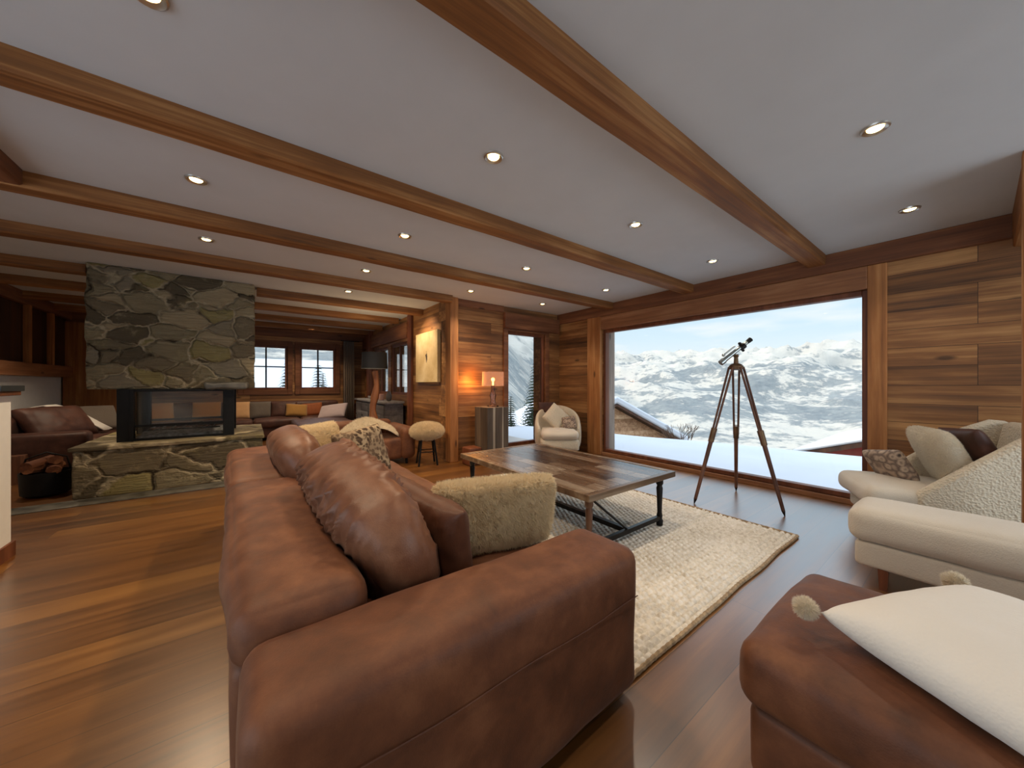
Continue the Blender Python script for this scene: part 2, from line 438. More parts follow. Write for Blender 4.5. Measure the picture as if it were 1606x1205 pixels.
def add_fur(b, count, length, width, seed=1, curl=.7, grav=.2, clump=9, cut=None):
    rnd = random.Random(seed); tris = []; cum = []; tot = 0
    nf = len(b.f)
    for f in b.f[:nf]:
        p = [b.v[i] for i in f]
        for k in range(1, len(p)-1):
            A = (p[k]-p[0]).cross(p[k+1]-p[0]); a = A.length/2
            if a < 1e-9: continue
            c = (p[0]+p[k]+p[k+1])/3
            if cut and not cut(c): continue
            tot += a; tris.append((p[0], p[k], p[k+1], A.normalized())); cum.append(tot)
    import bisect
    for _ in range(count):
        t = tris[min(len(tris)-1, bisect.bisect(cum, rnd.random()*tot))]
        r1, r2 = rnd.random(), rnd.random()
        if r1+r2 > 1: r1, r2 = 1-r1, 1-r2
        p = t[0]+(t[1]-t[0])*r1+(t[2]-t[0])*r2; nrm = t[3]
        cl = noise.noise_vector(p*clump)+.5*noise.noise_vector(p*clump*3)
        d = (nrm+cl*curl+Vector((rnd.uniform(-.25, .25), rnd.uniform(-.25, .25), rnd.uniform(-.25, .25)-grav))).normalized()
        L = length*rnd.uniform(.6, 1.15)
        d2 = (d+cl*curl*.8+Vector((0, 0, -grav))).normalized()
        s = d.cross(Vector((rnd.uniform(-1, 1), rnd.uniform(-1, 1), rnd.uniform(-1, 1)))).normalized()*width/2
        m = p+d*L*.5; tip = m+d2*L*.5
        b.add([p-s, p+s, m+s*.8, m-s*.8, tip], [(0, 1, 2, 3), (3, 2, 4)])
    return b

def place(o, loc, rot): o.location = loc; o.rotation_euler = rot; return o

# ------------------------------------------------------------------ room shell
H = 2.53; XW = 4.8; YL = 4.87; XP = 2.48; YF = 9.9; XL = -2.7; YN = -2.6
fl = struct(MB().box(XL-.3, XW, YN-.3, YF+.2, -.2, 0).build('floor', W_floor, smooth=False))
ce = struct(MB().box(XL-.3, XW+.35, YN-.3, YF+.3, H, H+.3).build('ceiling', M_ceil, smooth=False))
# window wall (right), opening y .64..3.83, z .07..2.10
WY0, WY1, WZ0, WZ1 = .64, 3.83, .05, 2.12
struct(holes(MB(), 'y', YN, YL+.4, -.2, H, XW, XW+.30, [(WY0, WY1, WZ0, WZ1)]).build('wall_right', W_wallX, smooth=False))
# lamp wall with tall narrow window
NX0, NX1, NZ0, NZ1 = 3.55, 4.44, .12, 2.12
struct(holes(MB(), 'x', XP, XW, -.2, H, YL, YL+.35, [(NX0, NX1, NZ0, NZ1)]).build('wall_back', W_wallY, smooth=False))
# picture wall and window bay beyond
struct(holes(MB(), 'y', YL+.35, YF, -.2, H, XP, XP+.30, [(6.75, 7.75, .98, 2.05), (7.95, 9.1, .98, 2.05)]).build('wall_alcove', W_wallX, smooth=False))
FW = [(-.12, .72, 1.07, 2.10), (.97, 1.76, 1.07, 2.10)]
struct(holes(MB(), 'x', XL-.3, XP+.3, -.2, H, YF, YF+.3, FW).build('wall_far', W_wallY, smooth=False))
# left wall and the wall behind the camera, each with an opening added to let light in
struct(holes(MB(), 'y', YN, YF, -.2, H, XL-.3, XL, [(-2.2, 2.6, .1, 2.4)]).build('wall_left', M_white, smooth=False))
struct(holes(MB(), 'x', XL, XW, -.2, H, YN-.3, YN, [(1.9, 4.5, .1, 2.4)]).build('wall_near', M_white, smooth=False))
struct(MB().box(XL-2.2, XW+.3, YN-.3, YF+2.3, H+.3, H+3.2).build('roof', M_white, smooth=False))  # unseen upper mass with deep eaves, added to shade the terrace and block sun

def frame_rect(b, plane, p0, p1, a0, a1, z0, z1, w, tz=None):
    tz = tz or w
    def bx(a, c, d, e):
        if plane == 'x': b.box(p0, p1, a, c, d, e)
        else: b.box(a, c, p0, p1, d, e)
    bx(a0, a0+w, z0, z1); bx(a1-w, a1, z0, z1); bx(a0+w, a1-w, z0, z0+tz); bx(a0+w, a1-w, z1-tz, z1)
    return b
# big picture window
w1 = struct(thing('window_1', None, None, (XW+.1, (WY0+WY1)/2, WZ0))); 
frame_rect(MB(), 'x', XW+.02, XW+.12, WY0, WY1, WZ0, WZ1, .045, .05).build('window_frame', W_frame, w1, bevel=.004)
MB().box(XW+.066, XW+.072, WY0+.045, WY1-.045, WZ0+.05, WZ1-.05).build('pane', M_glass, w1, smooth=False)
MB().box(XW-.03, XW+.02, WY0-.12, WY1+.3, 0.0, .05).build('sill', W_trimY, w1, bevel=.004)
# trims around the picture window
struct(MB().box(XW-.04, XW, WY0-.13, WY0, 0, 2.34).build('trim_1', W_post, smooth=False, bevel=.006))
struct(MB().box(XW-.07, XW, WY1, WY1+.28, 0, 2.34).build('trim_2', W_post, smooth=False, bevel=.006))
struct(MB().box(XW-.05, XW, WY0, WY1, WZ1, 2.34).build('trim_3', W_trimY, smooth=False, bevel=.008))
struct(MB().box(XW-.06, XW, -.3, YL, 2.34, H).build('trim_4', W_beamY, smooth=False, bevel=.006))
# exterior reveal of picture window
ext = wood('weathered_reveal', 'z', ((96, 84, 74), (140, 122, 108), (176, 160, 146)), None, .7, 1.0)
struct(MB().box(XW+.12, XW+.3, WY1-.02, WY1+.0, WZ0, WZ1).build('trim_5', ext, smooth=False))
# narrow window
w2 = struct(thing('window_2', None, None, ((NX0+NX1)/2, YL+.1, NZ0)))
frame_rect(MB(), 'y', YL+.03, YL+.10, NX0, NX1, NZ0, NZ1, .05).build('window_frame', W_frame, w2, bevel=.004)
MB().box(NX0+.05, NX1-.05, YL+.06, YL+.066, NZ0+.05, NZ1-.05).build('pane', M_glass, w2, smooth=False)
struct(frame_rect(MB(), 'y', YL-.03, YL, NX0-.09, NX1+.07, 0, 2.16, .09, .04).build('trim_6', W_trimX, smooth=False, bevel=.005))
struct(MB().box(NX0-.09, XW-.06, YL-.07, YL, 2.16, 2.42).build('trim_7', W_trimX, smooth=False, bevel=.006))
struct(MB().box(XP, NX0-.09, YL-.03, YL, 2.42, H).build('trim_8', W_trimX, smooth=False, bevel=.006))
# corner post + posts of the alcove wall
struct(MB().box(XP-.05, XP+.09, YL-.07, YL+.10, 0, H).build('trim_9', W_post, smooth=False, bevel=.01))
struct(MB().box(XP-.05, XP, 6.42, 6.62, 0, H).build('trim_10', W_frame, smooth=False, bevel=.008))
struct(MB().box(XP-.07, XP, 6.62, YF, 2.1, 2.4).build('trim_11', W_beamY, smooth=False, bevel=.008))
struct(MB().box(XP-.12, XP, 9.1, 9.3, 0, H).build('trim_12', W_frame, smooth=False, bevel=.008))
# far windows with cross bars
for k, (a0, a1, b0, b1) in enumerate(FW):
    w = struct(thing('window_%d' % (k+3), None, None, ((a0+a1)/2, YF, b0)))
    frame_rect(MB(), 'y', YF+.02, YF+.08, a0, a1, b0, b1, .05).build('window_frame', W_frame, w, bevel=.004)
    m = MB(); xm = (a0+a1)/2; zm = b0+(b1-b0)*.52
    m.box(xm-.016, xm+.016, YF+.035, YF+.065, b0+.05, b1-.05).box(a0+.05, a1-.05, YF+.036, YF+.064, zm-.014, zm+.014)
    m.build('glazing_bars', M_blackm, w, smooth=False)
    MB().box(a0+.05, a1-.05, YF+.048, YF+.052, b0+.05, b1-.05).build('pane', M_glass, w, smooth=False)
    frame_rect(MB(), 'y', YF-.025, YF, a0-.1, a1+.1, b0-.12, b1+.12, .1, .12).build('casing', W_trimX, w, bevel=.005)
struct(MB().box(XL, XP, YF-.05, YF, 2.32, H).build('trim_13', W_trimX, smooth=False, bevel=.006))
for k, (a0, a1) in enumerate([(6.75, 7.75), (7.95, 9.1)]):
    w = struct(thing('window_%d' % (k+5), None, None, (XP, (a0+a1)/2, .98)))
    frame_rect(MB(), 'x', XP+.02, XP+.08, a0, a1, .98, 2.05, .05).build('window_frame', W_frame, w, bevel=.004)
    am = (a0+a1)/2
    MB().box(XP+.03, XP+.07, am-.03, am+.03, 1.03, 2.0).build('glazing_bars', W_frame, w, smooth=False)
    MB().box(XP+.048, XP+.052, a0+.05, a1-.05, 1.03, 2.0).build('pane', M_glass, w, smooth=False)
# unseen wide window on the left, added to brighten the room
w = struct(thing('window_7', None, None, (XL-.2, .2, .1)))
frame_rect(MB(), 'x', XL-.2, XL-.1, -2.2, 2.6, .1, 2.4, .06).build('window_frame', W_frame, w)

w = struct(thing('window_8', None, None, (3.2, YN-.2, .1)))  # unseen window behind the camera, added to light the ceiling
frame_rect(MB(), 'y', YN-.2, YN-.1, 1.9, 4.5, .1, 2.4, .06).build('window_frame', W_frame, w)
# ceiling beams
def beam(name, x0, x1, y, label, w=.155, d=.10, mat=W_beam, along='x', z1=H):
    b = MB(); n = 30; q = 4
    vs = []; fs = []
    prof = [(-w/2, 0), (-w/2, -d+.012), (-w/2+.012, -d), (w/2-.012, -d), (w/2, -d+.012), (w/2, 0)]
    for i in range(n+1):
        x = x0+(x1-x0)*i/n
        for k, (a, c) in enumerate(prof):
            j = .005 if c < 0 else 0
            aa = a+j*noise.noise(Vector((x*1.7, a*30, y))); cc = c+(j*noise.noise(Vector((x*2.1, c*30, y+5))) if c < -d+.005 else 0)
            vs.append((x, y+aa, z1+cc) if along == 'x' else (y+aa, x, z1+cc))
    m = len(prof)
    for i in range(n):
        for k in range(m): fs.append((i*m+k, i*m+(k+1) % m, (i+1)*m+(k+1) % m, (i+1)*m+k))
    fs += [tuple(range(m)), tuple(range(n*m+m-1, n*m-1, -1))]
    o = b.add(vs, fs).build(name, mat, angle=30)
    return tag(o, label, 'ceiling beam', 'timber ceiling beams')
beam('ceiling_beam', XL, XW-.06, 1.015, 'thick timber ceiling beam nearest the viewer, ending above the right of the picture window')
beam('ceiling_beam', XL, XW-.06, 2.355, 'timber ceiling beam ending above the middle left of the picture window, second from the viewer')
beam('ceiling_beam', XL, XW-.06, 3.645, 'timber ceiling beam running to the corner left of the picture window')
beam('ceiling_beam', XL, XP-.05, 4.80, 'timber ceiling beam just in front of the stone chimney, ending at the corner post')
beam('ceiling_beam', .075, XP, 6.02, 'first beam of the far ceiling, starting at the right side of the stone chimney')
beam('ceiling_beam', XL, -1.46, 6.02, 'short beam left of the stone chimney, nearest the viewer')
for y, l in ((7.1, 'ceiling beam behind the stone chimney, above the floor lamp with the black shade'), (8.2, 'ceiling beam between the chimney and the far windows'), (9.2, 'last ceiling beam, just before the wall with the two cross-barred windows')):
    beam('ceiling_beam', XL, XP-.07, y, l)
beam('ceiling_beam', YN, 3.56, -1.24, 'short cross beam at the top left edge meeting the long beam', .22, .10, W_beamY, 'y')
beam('ceiling_beam', 3.62, XW-.06, -.24, 'deep beam stub at the right edge above the cream chair', .16, .27)
t = thing('timber_post', 'slim timber post cut by the right edge of the photo', 'post', (3.57, -.25, 0))
MB().box(3.52, 3.62, -.33, -.153, 0, H).build('shaft', W_post, t, bevel=.006)

# left side: ledge, dark panels, low counter wall
struct(MB().box(XL, XL+.05, 5.5, YF-.05, 1.51, 2.40).build('wall_left_panel', W_dark, smooth=False))
struct(MB().box(XL, XL+.14, 5.5, YF-.05, 1.32, 1.51).build('trim_14', W_trimY, smooth=False, bevel=.006))
for k, y in enumerate((7.1, 8.35, 9.1)):
    struct(MB().box(XL+.05, XL+.11, y, y+.09, 1.51, 2.4).build('trim_%d' % (15+k), W_post, smooth=False, bevel=.004))
struct(MB().box(XL, XL+.12, 5.5, YF, 2.36, H).build('trim_18', W_beamY, smooth=False))
struct(MB().box(XL+.02, -1.95, YF-.09, YF-.05, 0, 2.32).build('trim_19', W_post, smooth=False, bevel=.004))
t = thing('counter_wall', 'white low counter wall with dark top at the left edge', 'counter', (-2, 3.95, 0))
MB().box(XL, -1.335, 3.85, 4.05, 0.0, 1.12).build('body', M_white, t, smooth=False)
MB().box(XL, -1.30, 3.82, 4.08, 1.12, 1.15).build('edge_strip', W_trimX, t, bevel=.004)
MB().box(XL, -1.29, 3.80, 4.10, 1.15, 1.19).build('top', plain('dark_counter', (44, 50, 52), .4), t, bevel=.004)
MB().box(XL, -1.32, 3.83, 4.07, 0, .1).build('skirting', W_frame, t, smooth=False)

# ------------------------------------------------------------------ downlights
def make_downlight():
    r = thing('ceiling_downlight', '', 'ceiling light', (0, 0, H), 0, 'recessed ceiling downlights')
    b = MB(); b.lathe([(.032, -.001), (.05, -.012), (.056, -.008), (.058, .0), (.04, .0)], n=24); b.build('trim_ring', M_steel, r, world=False)
    b = MB(); b.lathe([(.001, -.009), (.028, -.008), (.034, -.002), (.001, -.001)], n=20); b.build('lamp_disc', M_bulb, r, world=False)
    return r
DL = [(-.28, 1.69, 'at the top left edge of the photo'), (-.28, 3.05, 'between the two long beams on the left'), (-.32, 4.25, 'before the stone chimney, between the third and fourth beams'),
      (1.14, 1.70, 'above the brown sofa, between the first two beams'), (1.11, 3.08, 'above the far end of the brown sofa'), (1.09, 4.30, 'left of the corner post, between the third and fourth beams'),
      (1.13, 5.41, 'right of the chimney top, beyond the fourth beam'), (2.60, .32, 'largest, right of the first beam'), (2.57, 1.71, 'above the coffee table, between the first two beams'),
      (2.54, 3.11, 'above the far end of the coffee table'), (2.52, 4.34, 'nearest the corner post with the lamp wall'), (4.01, .31, 'above the cream chair by the plank wall'),
      (4.00, 1.72, 'near the right end of the second beam'), (4.02, 3.15, 'by the upper left corner of the picture window'), (3.88, 4.33, 'above the corner tub armchair')]
d0 = make_downlight()
for i, (x, y, l) in enumerate(DL):
    lab = 'small round recessed ceiling light ' + l
    if i == 0: d0.location = (x, y, H); d0['label'] = lab
    else: dup(d0, (x, y, H), None, lab)
def spot(x, y, z=H-.03, e=55, col=(1, .78, .55), size=125, blend=.8):
    L = bpy.data.lights.new('downlight_and_fill_spot', 'SPOT'); L.energy = e; L.color = col; L.spot_size = R(size); L.spot_blend = blend; L.shadow_soft_size = .04
    o = bpy.data.objects.new('downlight_and_fill_spot', L); COL.objects.link(o); o.location = (x, y, z); return o
for x, y, l in DL: spot(x, y, e=(46 if x < 1.5 else 26 if x < 3 else 18)*(1.6 if y > 4 else 1), col=((1, .76, .5) if x < 1.5 else (1, .84, .66)))
for x, y in ((1.13, 7.6), (-.9, 7.8), (-2.0, 6.6), (1.13, 9.0)): spot(x, y, e=62)  # extra spots without fixtures, added to brighten the far lounge
for x, y in ((-.28, .3), (1.12, .3)): spot(x, y, e=22, col=(1, .84, .66))  # unseen spots continuing the grid overhead, added for more light

# ------------------------------------------------------------------ fireplace
t = thing('stone_fireplace', 'see-through fireplace with a hanging greenish stone chimney over a stone hearth', 'fireplace', (-.7, 6.2, 0))
def rough_block(x0, x1, y0, y1, z0, z1, amp, res=.06, keep_top=True):
    b = MB()
    def fn(p):
        return p
    b.soft(x0, x1, y0, y1, z0, z1, .02, n=60)
    # coarse relief per stone
    for i, p in enumerate(b.v):
        q = Vector((p.x*3.1, p.y*3.1, p.z*5.2))
        c = noise.cell(q+noise.noise_vector(q*.6)*.8) 
        s = noise.noise(p*9)
        if keep_top and p.z > z1-.03: continue
        d = Vector((0, -1, 0)) if p.y < (y0+y1)/2 else Vector((0, 1, 0))
        if abs(p.x-x0) < .03: d += Vector((-.35, 0, 0))
        if abs(p.x-x1) < .03: d += Vector((.35, 0, 0))
        b.v[i] = p+d*(amp*c*.6+amp*.5*s)
    return b
rough_block(-1.43, .05, 5.80, 6.85, 1.14, H, .03).build('chimney', M_stone, t, angle=70)
rough_block(-1.46, .13, 5.56, 7.05, 0, .50, .02).build('hearth', M_stoneb, t, angle=70)
MB().soft(-1.48, .15, 5.53, 7.08, .50, .545, .012, amp=.006, fs_=5, n=40).build('hearth_slab', stone('slab_stone', 1, 1.2, 1.2), t)
MB().soft(-.45, -.02, 5.62, 5.9, 1.135, 1.225, .03, amp=.02, fs_=9).build('mantel_stone', M_slate, t, label='brown mantel stone jutting out above the right post')
fx0, fx1, fy0, fy1 = -1.19, -.165, 5.76, 6.70
for x, xx in ((fx0, fx0+.13), (fx1-.11, fx1)):
    for y in (fy0, fy1-.1):
        b = MB(); b.box(x, xx, y, y+.1, .545, 1.14); b.box(x+.09 if x == fx0 else x+.005, (x+.097 if x == fx0 else x+.012), y-.006, y, .55, 1.13)
        b.build('corner_post', M_blackm, t, smooth=False)
for y in (fy0+.03, fy1-.05): MB().box(fx0+.13, fx1-.11, y, y+.02, .70, .73).box(fx0+.13, fx1-.11, y, y+.02, 1.11, 1.14).box(fx0+.13, fx1-.11, y-.005, y+.025, .545, .57).build('glass_rails', M_blackm, t, smooth=False)
for y in (fy0+.035, fy1-.045): MB().box(fx0+.13, fx1-.11, y, y+.005, .57, 1.11).build('glass_pane', M_fglass, t, smooth=False)
MB().soft(fx0+.14, fx1-.12, fy0+.08, fy1-.1, .545, .60, .02, amp=.02, fs_=14, n=20).build('ash_bed', plain('pale_ash', (150, 158, 168), .9, 0, .25, .5, 20), t)
b = MB()
for k in range(7): b.cyl((fx0+.2+k*.1, fy0+.2, .645), (fx0+.2+k*.1, fy1-.2, .645), .008, n=8)
b.cyl((fx0+.17, fy0+.25, .64), (fx1-.15, fy0+.25, .64), .01, n=8).cyl((fx0+.17, fy1-.25, .64), (fx1-.15, fy1-.25, .64), .01, n=8)
b.build('grate', M_blackm, t)
M_log = wood('firewood', 'x', ((60, 34, 22), (112, 66, 42), (166, 112, 74)), None, .8, 1.2)
tag(MB().box(-2.2, .3, 5.27, 5.54, 0, .012).build('floor_slab', M_slate, smooth=False, bevel=.004), 'dark slate slab set in the floor before the stone hearth', 'floor slab')
# log basket
t = thing('log_basket', 'black metal basket filled with split logs beside the stone hearth', 'basket', (-1.76, 6.05, 0))
MB().lathe([(.001, .012), (.15, .012), (.175, .03), (.185, .26), (.175, .26), (.165, .04), (.001, .03)], (-1.76, 6.05, 0), 28).build('bucket', M_blackm, t)
MB().tube([(-1.93, 6.05, .25), (-1.9, 6.05, .4), (-1.76, 6.05, .46), (-1.62, 6.05, .4), (-1.59, 6.05, .25)], .008).build('handle', M_blackm, t)
for k, (dx, dy, a, rz) in enumerate(((-.07, -.03, .1, 1.4), (.07, -.04, -.1, 1.75), (0, .06, .15, 1.2), (-.04, -.03, .2, 1.1), (.05, .01, -.3, 1.9))):
    b = MB(); r = .055
    poly = [(r*math.cos(q)*(1 if q < 4 else .6), r*math.sin(q)*.85) for q in [i*PI/5 for i in range(10)]]
    b.prism(poly, -.12, .12, 'x')
    o = b.build('split_log', M_log, smooth=True)
    place(o, (-1.76+dx, 6.05+dy, .29+.035*(k > 2)+.01*k), (a, .15*(-1)**k, rz))
    tag(o, 'split log lying in the black basket beside the hearth', 'log', 'logs in the black basket')
for k, (x, y, r, hh) in enumerate(((-2.26, 6.95, .10, .34), (-2.45, 6.8, .09, .28))):
    b = MB(); b.lathe([(r*1.05, 0), (r, .05), (r*.97, hh-.02), (r*.92, hh)], (x, y, 0), 14)
    b.v = [p+Vector((noise.noise(p*11)*.014, noise.noise(p*9+Vector((4, 0, 0)))*.014, 0)) for p in b.v]
    tag(b.build('wood_stump', wood('stump_bark', 'z', ((50, 30, 20), (104, 66, 46), (150, 104, 76)), None, .85, 1.4)), ['upright reddish log block at the left edge beyond the counter', 'shorter log block tucked behind the upright log at the left edge'][k], 'log')

# ------------------------------------------------------------------ main sofa
def skew(p):
    k = max(0, min(1, (p.y-1.08)/2.8))
    return Vector((p.x-.115*k*max(0, min(1, (.6-p.x)/.6)), p.y, p.z))
S = thing('leather_sofa', 'large brown suede-like leather sofa in the foreground, seen from behind its arm', 'sofa', (.5, 2.3, 0))
MB().soft(-.02, 1.20, .775, 1.08, .035, .575, .055, (0.0, .012, .012), .008, 2.4, n=22).build('armrest', L_brown, S)
MB().soft(-.0, 1.15, 3.62, 3.88, .035, .57, .055, (0, .01, .01), .008, 2.4, n=16, fn=skew).build('armrest', L_brown, S)
MB().soft(-.035, .25, 1.085, 3.88, .05, .50, .035, (.01, 0, 0), .006, 2.2, n=30, fn=skew).build('back_frame', L_brown, S)
MB().soft(-.045, .285, 1.06, 2.535, .475, .645, .065, (.015, .015, .018), .010, 2.6, n=28, fn=skew).build('backrest', L_brown, S)
MB().soft(-.045, .285, 2.545, 3.87, .475, .645, .065, (.015, .015, .018), .010, 2.6, n=28, fn=skew, seed=9).build('backrest', L_brown, S)
MB().soft(.24, 1.14, 1.08, 3.62, .06, .235, .03, amp=.004, n=24).build('seat_base', L_brown, S)
for k, (a, b_) in enumerate(((1.085, 2.345), (2.355, 3.615))):
    MB().soft(.27, 1.17, a, b_, .235, .43, .06, (.01, .01, .035), .012, 3.5, n=22, seed=k*4).build('seat_cushion', L_pillow, S)
for x, y in ((.04, .83), (.94, .83), (.04, 3.8), (.9, 3.8)):
    MB().box(x, x+.05, y, y+.05, 0, .06).build('leg', M_blackm, S, smooth=False)
b = MB()   # stitched seams
b.tube([skew(Vector((-.015+.001*k, .772-.004*math.sin(k*.6), .05+.035*k))) for k in range(14)], .0018, 6)
b.tube([(.0+.04*k, .765-.006*math.sin(k*.1), .405+.004*math.sin(k*.5)) for k in range(30)], .0018, 6)
b.build('seam', L_umber, S)

def pil(name, w, h, t_, loc, rot, mat, label, group='loose cushions', cat='cushion', fur=None, **kw):
    b = pillow_mesh(w, h, t_, **kw)
    if fur: add_fur(b, *fur)
    o = b.build(name, mat, angle=80); place(o, loc, rot); return tag(o, label, cat, group)
G1 = 'cushions on the foreground sofa'
pil('back_cushion', 1.22, .54, .28, (.395, 1.69, .635), (R(-24), R(-2), R(92)), L_pillow, 'big plump brown leather back cushion nearest the viewer, creased with a shiny patch', G1, amp=.010, freq=5, folds=.032, seed=3, pinch=.0, power=.4, n=80, rc=.22)
pil('back_cushion', 1.05, .52, .26, (.28, 2.90, .645), (R(-22), 0, R(92)), L_pillow, 'brown leather back cushion at the far end of the foreground sofa', G1, amp=.01, freq=5, folds=.010, seed=8, pinch=.0, power=.4, n=50, rc=.2)
pil('scatter_cushion', .70, .40, .15, (.585, 1.47, .575), (R(-10), R(-5), R(101)), L_umber, 'dark brown leather cushion between the big back cushion and the sheepskin cushion', G1, amp=.008, freq=7, folds=.008, seed=12, pinch=.06, power=.4, n=44)
pil('scatter_cushion', .60, .44, .15, (.53, 2.22, .63), (R(-22), R(-4), R(84)), L_pillow, 'brown leather cushion whose pointed corner shows in front of the spotted cushion', G1, amp=.008, freq=7, folds=.008, seed=15, pinch=.1, power=.4, n=40)
pil('spotted_cushion', .50, .46, .14, (.74, 3.0, .62), (R(-16), R(-5), R(32)), M_leo, 'leopard-spotted square cushion at the far end of the sofa seat', G1, amp=.005, seed=20)
pil('sheepskin_cushion', .58, .31, .12, (.895, 1.32, .612), (R(8), R(2), R(-11)), M_fur, 'thick cream sheepskin cushion leaning on the sofa armrest', G1, fur=(90000, .022, .0018, 5, .55, .1, 45), amp=.006, pinch=.0, power=.25)
pil('sheepskin_cushion', .52, .42, .14, (.46, 3.30, .66), (R(-14), R(0), R(45)), M_fur, 'yellowish sheepskin cushion behind the spotted cushion', G1, fur=(20000, .022, .003, 6, .6, .1, 30), amp=.006)

# ------------------------------------------------------------------ brown ottoman with the white cushion
O = thing('leather_ottoman', 'brown leather ottoman in the lower right corner of the photo', 'ottoman', (1.5, -.1, 0))
MB().soft(1.14, 1.83, -.75, .425, .27, .455, .05, (.01, .01, .02), .008, 3, n=24).build('seat_cushion', L_brown, O)
MB().soft(1.165, 1.81, -.74, .405, .06, .27, .03, amp=.004, n=20).build('base', L_brown, O)
for x, y in ((1.2, .33), (1.72, .33), (1.2, -.7), (1.72, -.7)): MB().cyl((x+.02, y+.02, 0), (x+.02, y+.02, .07), .018, .024).build('leg', M_blackm, O)
o = pil('felt_cushion', .54, .56, .16, (1.42, -.09, .545), (R(-88), R(-2), R(-27)), F_white, 'large off-white felt cushion with pompom corners lying on the brown ottoman', 'cushions on the brown ottoman', amp=.006, pinch=.06, power=.5, n=30)
for sx in (-1, 1):
    for sz in (-1, 1):
        b = MB(); b.ball((0, 0, 0), .022, amp=.1); add_fur(b, 2500, .014, .0016, 3, .5, 0, 40)
        q = b.build('pompom', M_furw, o, world=False, angle=80); q.location = (sx*.285, .0, sz*.295)

# ------------------------------------------------------------------ cream bench + cream lounge chair on the right
B = thing('cream_bench', 'long cream upholstered bench seat beside the brown ottoman', 'bench', (3.1, -.1, 0))
MB().soft(2.90, 3.34, -.75, .475, .265, .455, .055, (.012, .012, .018), .005, 4, n=24).build('seat_cushion', F_seat, B)
MB().soft(2.925, 3.33, -.74, .45, .115, .262, .025, n=20).build('base', F_seat, B)
for x, y in ((2.95, .33), (3.25, .36), (2.95, -.68), (3.25, -.68)):
    MB().cyl((x, y, 0), (x, y, .12), .022, .03, 4).build('leg', W_frame, B)

th = R(25.5)
C = thing('lounge_chair', 'cream boucle lounge chair with sloping arms by the plank wall', 'chair', (3.70, .205, 0), th)
# local: +y is forward, x to the right (far) side, origin at near arm front
prof = [(.06, .17), (.05, .44), (-.20, .66), (-.42, .85), (-.58, .93), (-.68, .92), (-.66, .17)]
for x0 in (0, .58):
    b = MB(); b.prism(prof, x0, x0+.075, 'x'); b.build('armrest', F_cream, C, world=False, bevel=.03)
b = MB(); b.prism([(-.50, .17), (-.56, .6), (-.62, .92), (-.70, .92), (-.68, .17)], .075, .58, 'x'); b.build('backrest', F_cream, C, world=False, bevel=.03)
MB().soft(.01, .645, -.5, .30, .30, .455, .06, (0, .01, .02), .005, 5, n=14).build('seat_cushion', F_seat, C, world=False)
MB().soft(.03, .625, -.6, .22, .17, .30, .03, n=10).build('seat_base', F_cream, C, world=False)
for x, y in ((.07, .18), (.56, .18), (.07, -.58), (.56, -.58)):
    MB().cyl((x, y, 0), (x, y, .18), .018, .03, 4).build('leg', W_frame, C, world=False)
def loc_c(x, y, z):
    return (3.70+x*math.cos(th)-y*math.sin(th), .205+x*math.sin(th)+y*math.cos(th), z)
G2 = 'cushions on the cream lounge chair'
pil('fur_cushion', .50, .44, .15, loc_c(.31, -.20, .665), (R(-24), R(0), R(25.5-4)), M_furw, 'fluffy ivory cushion leaning back on the cream lounge chair', G2, fur=(30000, .016, .002, 8, .5, .2, 24), amp=.006)
pil('scatter_cushion', .44, .40, .12, loc_c(.32, -.36, .70), (R(-24), R(4), R(25.5)), L_dark, 'dark brown cushion behind the ivory cushion at the right edge', G2)
def rosemat():
    t = NT('rose_print'); c = t.coord()
    v = t.voro(c, 16); f = t.noise(c, 20, 4, .6, .8)
    col = t.ramp(t.math('ADD', t.math('MULTIPLY', v, .7), t.math('MULTIPLY', f, .4)), [(.25, srgb(70, 58, 56)), (.42, srgb(190, 168, 146)), (.6, srgb(108, 92, 84)), (.8, srgb(180, 156, 134))])
    return t.done(col, .9)
M_rose = rosemat()
pil('patterned_cushion', .30, .26, .11, loc_c(.42, .04, .56), (R(-28), R(10), R(50)), M_rose, 'small beige cushion with dark printed pattern on the cream lounge chair', G2, amp=.004)

